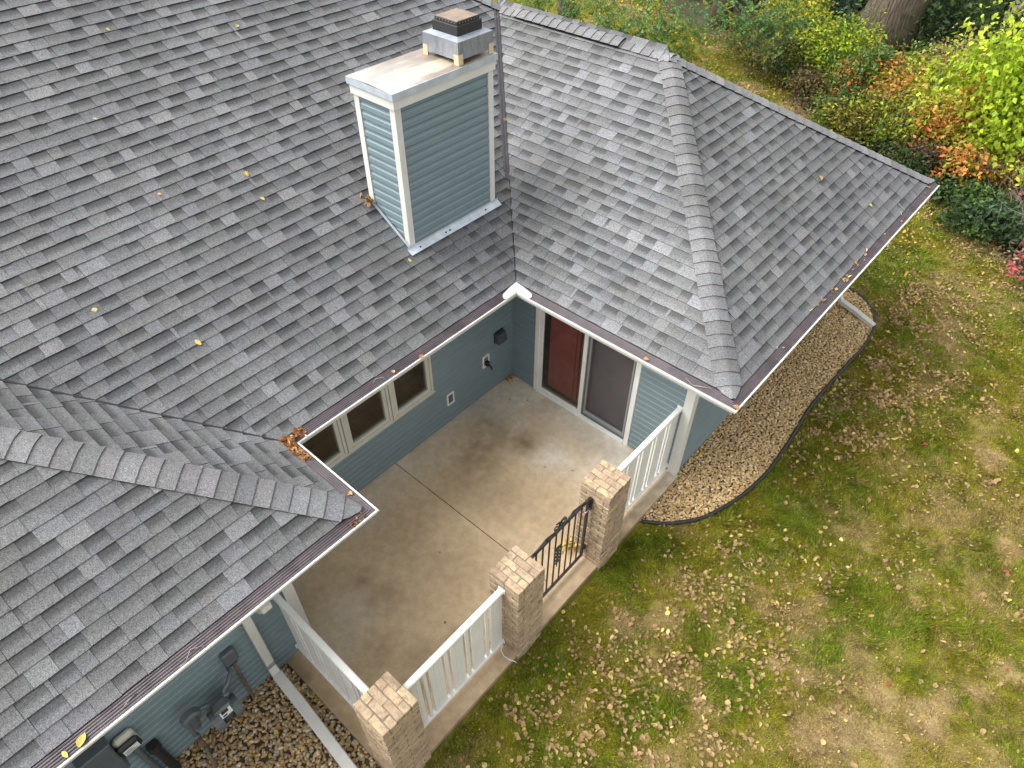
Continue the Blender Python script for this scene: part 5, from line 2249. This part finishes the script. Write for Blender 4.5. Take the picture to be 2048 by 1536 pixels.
def tree(label, base, lean, h, r0, seed, mat='bark', crown_c=None, n=3000, size=.16, pal=G_MID, limbs=4, fork=None, name='tree'):
    r_ = np.random.default_rng(seed)
    t = thing(name, label, 'tree', base)
    b = Vector(base)
    path, rad = [], []
    for q in range(9):
        f = q / 8
        path.append(b + Vector((lean[0] * f * h + .06 * math.sin(3 * f + seed), lean[1] * f * h, h * f - (.3 if q == 0 else 0))))
        flare = 1 + .45 * math.exp(-f * h / (r0 * 1.6 + .1))
        rad.append(r0 * (1 - .38 * f) * flare)
    me = trunk_tube(path, rad, 20, .05, seed).mesh('trunk', mat, True)
    link('trunk', me, t)
    cc_ = []
    for q in range(limbs):
        f = r_.uniform(.62, .98)
        p = path[0].lerp(path[-1], f)
        a = r_.uniform(0, 6.28)
        d = Vector((math.cos(a), math.sin(a), r_.uniform(.35, .9))).normalized()
        ln = h * r_.uniform(.28, .45)
        pts = [p, p + d * ln * .5 + Vector((0, 0, .1)), p + d * ln + Vector((0, 0, .5))]
        mb = MB()
        mb.tube(pts, [r0 * .38, r0 * .25, r0 * .09], 8, caps=False)
        link('limb', mb.mesh('limb', mat, True), t)
        cc_.append((*pts[2], h * .20))
        cc_.append((*pts[1], h * .15))
    cc_.append((*(path[-1] + Vector((0, 0, h * .1))), h * .22))
    crown(t, crown_c or cc_, n, size, pal, seed + 500)
    return t


big = tree('huge furrowed cottonwood trunk leaning right behind the shrubs', (-1.05, 18.0, GZ), (.10, .035), 15, .74, 1, n=3500, size=.30, pal=G_MID + G_YEL[:2], limbs=6)
tree('dark straight tree trunk standing left of the huge trunk', (-6.5, 18.4, GZ), (.0, .0), 13, .30, 2, n=2500, size=.25, pal=G_DARK + G_MID)
tree('slim mottled tree trunk just left of the huge trunk', (-3.2, 20.3, GZ), (.04, .0), 13, .20, 3, n=2000, size=.25, pal=G_DARK + G_MID)
# pale forked trunk at the right
t = thing('tree', 'pale forked tree trunk rising behind the lime green sapling', 'tree', (1.75, 21.2, GZ))
b = Vector((1.75, 21.2, GZ))
fk = b + Vector((.30, .0, 3.9))
link('trunk', trunk_tube([b + Vector((0, 0, -.3)), b + Vector((.05, 0, 1.2)), b + Vector((.2, 0, 2.7)), fk], [.30, .23, .21, .22], 14, .05, 9).mesh('trunk', 'bark_pale', True), t)
for (d, r1) in (((-.55, 0, 4.6), .15), ((1.5, .2, 4.2), .15)):
    mb = MB()
    mb.tube([fk - Vector((0, 0, .15)), fk + Vector(d) * .35, fk + Vector(d)], [.17, r1, .07], 10, caps=False)
    link('limb', mb.mesh('limb', 'bark_pale', True), t)
crown(t, [(1.2, 21, 9.2, 1.8), (3.4, 21.3, 8.8, 1.9), (2.3, 22, 10, 2.0)], 2500, .24, G_MID + G_YEL[:1], 909)
# bare branches in front of the big trunk
t = thing('dead_branch', 'bare pale dead branches hanging in front of the huge trunk', 'branch', (-.6, 18.6, 3.0))
mb = MB()
r_ = np.random.default_rng(77)


def dead(p, d, ln, r0, depth):
    pts = [p]
    for q in range(5):
        d = (d + Vector(r_.normal(0, .16, 3)) + Vector((0, 0, -.04))).normalized()
        pts.append(pts[-1] + d * ln / 5)
    mb.tube(pts, [r0 * (1 - .15 * q) for q in range(6)], 5, caps=False)
    if depth:
        for q in range(4):
            dead(pts[1 + q], (d + Vector(r_.normal(0, .6, 3))).normalized(), ln * .55, r0 * .55, depth - 1)


for k in range(4):
    dead(Vector((.9, 18.6, 3.9)), Vector((-.9 + .3 * k, .1 * k - .2, -.25 + .1 * k)).normalized(), 2.0, .028, 2)
dead(Vector((2.4, 18.9, 5.2)), Vector((-.75, -.1, -.65)).normalized(), 2.1, .045, 0)
mb.build('branches', 'twig_grey', t)

# honey locust: drooping feathery branches over the back lawn
t = thing('tree', 'feathery locust tree with drooping branches over the back lawn', 'tree', (-8.6, 12.2, GZ))
b = Vector((-8.6, 12.2, GZ))
link('trunk', trunk_tube([b + Vector((0, 0, -.3)), b + Vector((.05, 0, 2)), b + Vector((.2, -.1, 4)), b + Vector((.4, -.3, 7))], [.34, .26, .23, .16], 14, .05, 19).mesh('trunk', 'bark', True), t)
SPR = [(-6.6, 8.3, 2.6), (-5.9, 8.4, 2.25), (-5.3, 8.6, 1.7), (-5.0, 9.1, 2.2), (-4.4, 8.8, 2.3), (-3.9, 9.0, 2.7), (-3.75, 9.1, 2.1), (-3.35, 9.3, 2.0), (-3.2, 8.9, 2.75), (-2.9, 9.3, 2.25),
       (-2.75, 9.4, 1.85), (-2.5, 8.8, 3.0), (-4.7, 8.6, 2.9), (-5.6, 8.5, 2.9), (-6.2, 9.2, 1.7), (-2.1, 9.6, 3.0), (-1.7, 9.9, 2.9), (-1.3, 10.1, 2.75), (-1.05, 10.2, 2.9), (-.95, 10.0, 3.25),
       (-7.4, 8.8, 2.3), (-3.5, 9.0, 3.3), (-7.0, 8.6, 3.0), (-4.1, 9.4, 1.75)]
P_, Cc = [], []
r_ = np.random.default_rng(88)
src = b + Vector((.4, -.3, 6.2))
for q, s in enumerate(SPR):
    e = Vector(s)
    if q % 2 == 0:
        bk = (src - e); bk.z = 0; bk.normalize()
        mid = e + bk * 1.6 + Vector((0, 0, .9))
        mb = MB()
        mb.tube([src, mid, e + bk * .5 + Vector((0, 0, .28)), e - bk * .15 + Vector((0, 0, -.1))], [.05, .02, .009, .003], 5, caps=False)
        link('limb', mb.mesh('limb', 'bark', True), t)
    for f in range(44):      # pinnate fronds
        o = np.array(e) + r_.normal(size=3) * np.array([.24, .22, .24])
        a = r_.uniform(0, 6.28)
        d = np.array([math.cos(a), math.sin(a), -.65])
        ln = r_.uniform(.18, .32)
        sd = np.array([-math.sin(a), math.cos(a), 0.0])
        hue = r_.random()
        cb = np.array((.135, .245, .07)) if hue < .62 else (np.array((.085, .18, .085)) if hue < .84 else np.array((.26, .30, .045)))
        if q in (9, 10, 20, 21) and hue > .3:
            cb = np.array((.30, .32, .04))
        for j in range(9):
            for sg in (-1, 1):
                P_.append(o + d * ln * j / 9 + sd * sg * .026)
                Cc.append(cb * r_.uniform(.75, 1.25))
P_ = np.array(P_)
V_, F_ = leaf_quads(P_, .070, r_, .3, .55, .6)
link('foliage', mesh_np('foliage', V_, F_, 'leaf', np.repeat(np.array(Cc), 4, 0)), t)
crown(t, [(-8.5, 12, 8.4, 2.0), (-6.5, 10.5, 7.6, 1.6), (-10, 13, 8, 1.8)], 2500, .2, G_MID, 910)

# understorey of the wood, each bush its own thing
r_ = np.random.default_rng(55)
UND = ['deep green bush in the shade of the wood', 'dark bluish bush in the shade of the wood', 'mid green leggy bush in the shade of the wood']
spots = []
for row, (yy, n_) in enumerate(((19.0, 9), (21.5, 10))):
    for q in range(n_):
        x = -13 + (q + r_.uniform(.2, .8)) * 20 / n_
        y = yy + r_.uniform(-.9, .9) + max(0, -x - 4) * .35
        spots.append((x, y))
for i, (x, y) in enumerate(spots):
    kk = i % 3
    pal = (G_DARK + G_MID[2:3], TEAL + G_DARK[:2], G_MID[:1] + G_DARK + OLIVE[:1])[kk]
    h = r_.uniform(1.6, 3.0)
    if -2.6 < x < 0.2 and y < 20.5:
        continue
    lm = (('left of the dark straight trunk', -6.6), ('between the dark straight trunk and the slim trunk', -3.2), ('beside the slim mottled trunk', -1.2),
          ('between the huge trunk and the pale forked trunk', 1.7), ('just right of the pale forked trunk', 4.0), ('at the right edge of the wood', 99))
    where = next(w for w, lim in lm if x < lim)
    lab_ = UND[kk].replace(' in the shade of the wood', '') + ' ' + ('in the front row ' if y < 20.6 else 'further back ') + where
    shrub('undergrowth_bush', lab_, 'bush', (x, y, GZ), r_.uniform(1.0, 1.5), r_.uniform(.9, 1.3), h, 1900, .16, pal, 700 + i, K=22, group=UND[kk].replace(' bush', ' bushes'), stems=2)
# further trunks and a far mass of foliage that closes the view
for i, (x, y, rr_) in enumerate(((-9.5, 22, .22), (-5.0, 26, .25), (3.6, 25, .22), (5.4, 22.5, .18), (-1.5, 30, .3))):
    lab = ('thin dark trunk deep in the wood behind the drooping branches', 'dark trunk deep in the wood left of the huge trunk', 'dark trunk deep in the wood right of the pale forked trunk', 'thin trunk in the wood at the far right edge', 'dark trunk hidden far behind the huge trunk')[i]
    tree(lab, (x, y, GZ), (.02, 0), 12, rr_, 20 + i, n=1600, size=.3, pal=G_DARK)
n = 85000
P_ = np.stack([r_.uniform(-44, 24, n), np.where(r_.random(n) < .6, r_.uniform(23.5, 34, n), r_.uniform(34, 42, n)), np.abs(r_.normal(0, 1.0, n)) + .05], -1)
P_[:, 2] *= 1 + .11 * (P_[:, 1] - 23) + 1.2 * (fbm(P_[:, 0], P_[:, 1], .7, 61.) - .5)
P_[:, 1] += np.maximum(0, -P_[:, 0] - 6) * .1
V_, F_ = leaf_quads(P_, .30, r_, .2, .6)
fo = link('far_woods', mesh_np('far_woods', V_, F_, 'leaf', np.repeat(np.array(G_DARK)[r_.integers(0, 4, n)] * r_.uniform(.7, 1.4, (n, 1)), 4, 0)), kind='stuff')
fo['label'] = 'dark mass of far woodland foliage'

# ------------------------------------------------------------------ twigs on roof and gutters
def twig(pts, r, label):
    mb = MB()
    mb.tube(pts, r, 5)
    tag(mb.build('twig', 'twig_grey', smooth=True), label, 'twig', 'twigs lying on the roof')


zg = ZE + .022
twig([(2.04, -6.04, zg), (1.99, -6.14, zg + .01), (2.055, -6.22, zg), (2.05, -6.27, zg)], .004, 'forked twig on the front gutter at the lower left')
twig([(1.985, -6.60, zg), (2.00, -6.67, zg + .006), (2.02, -6.72, zg)], .004, 'short bent twig on the front gutter near the electric meter')
twig([(3.30, -.735, zg), (3.36, -.765, zg + .006), (3.41, -.785, zg)], .004, 'thin twig on the gutter over the door near the hip')
twig([(3.42, -.784, zg), (3.52, -.745, zg + .01), (3.61, -.69, zg)], .006, 'reddish stick on the gutter near the outer roof corner')
twig([(.72, -3.16, zg), (.70, -3.10, zg + .012), (.735, -3.03, zg + .012), (.775, -3.03, zg)], .004, 'curled twig on the gutter above the windows')
twig([on_main(-2.97, -2.72), on_main(-2.90, -2.66), on_main(-2.80, -2.66)], .004, 'thin twig lying on the upper main roof')
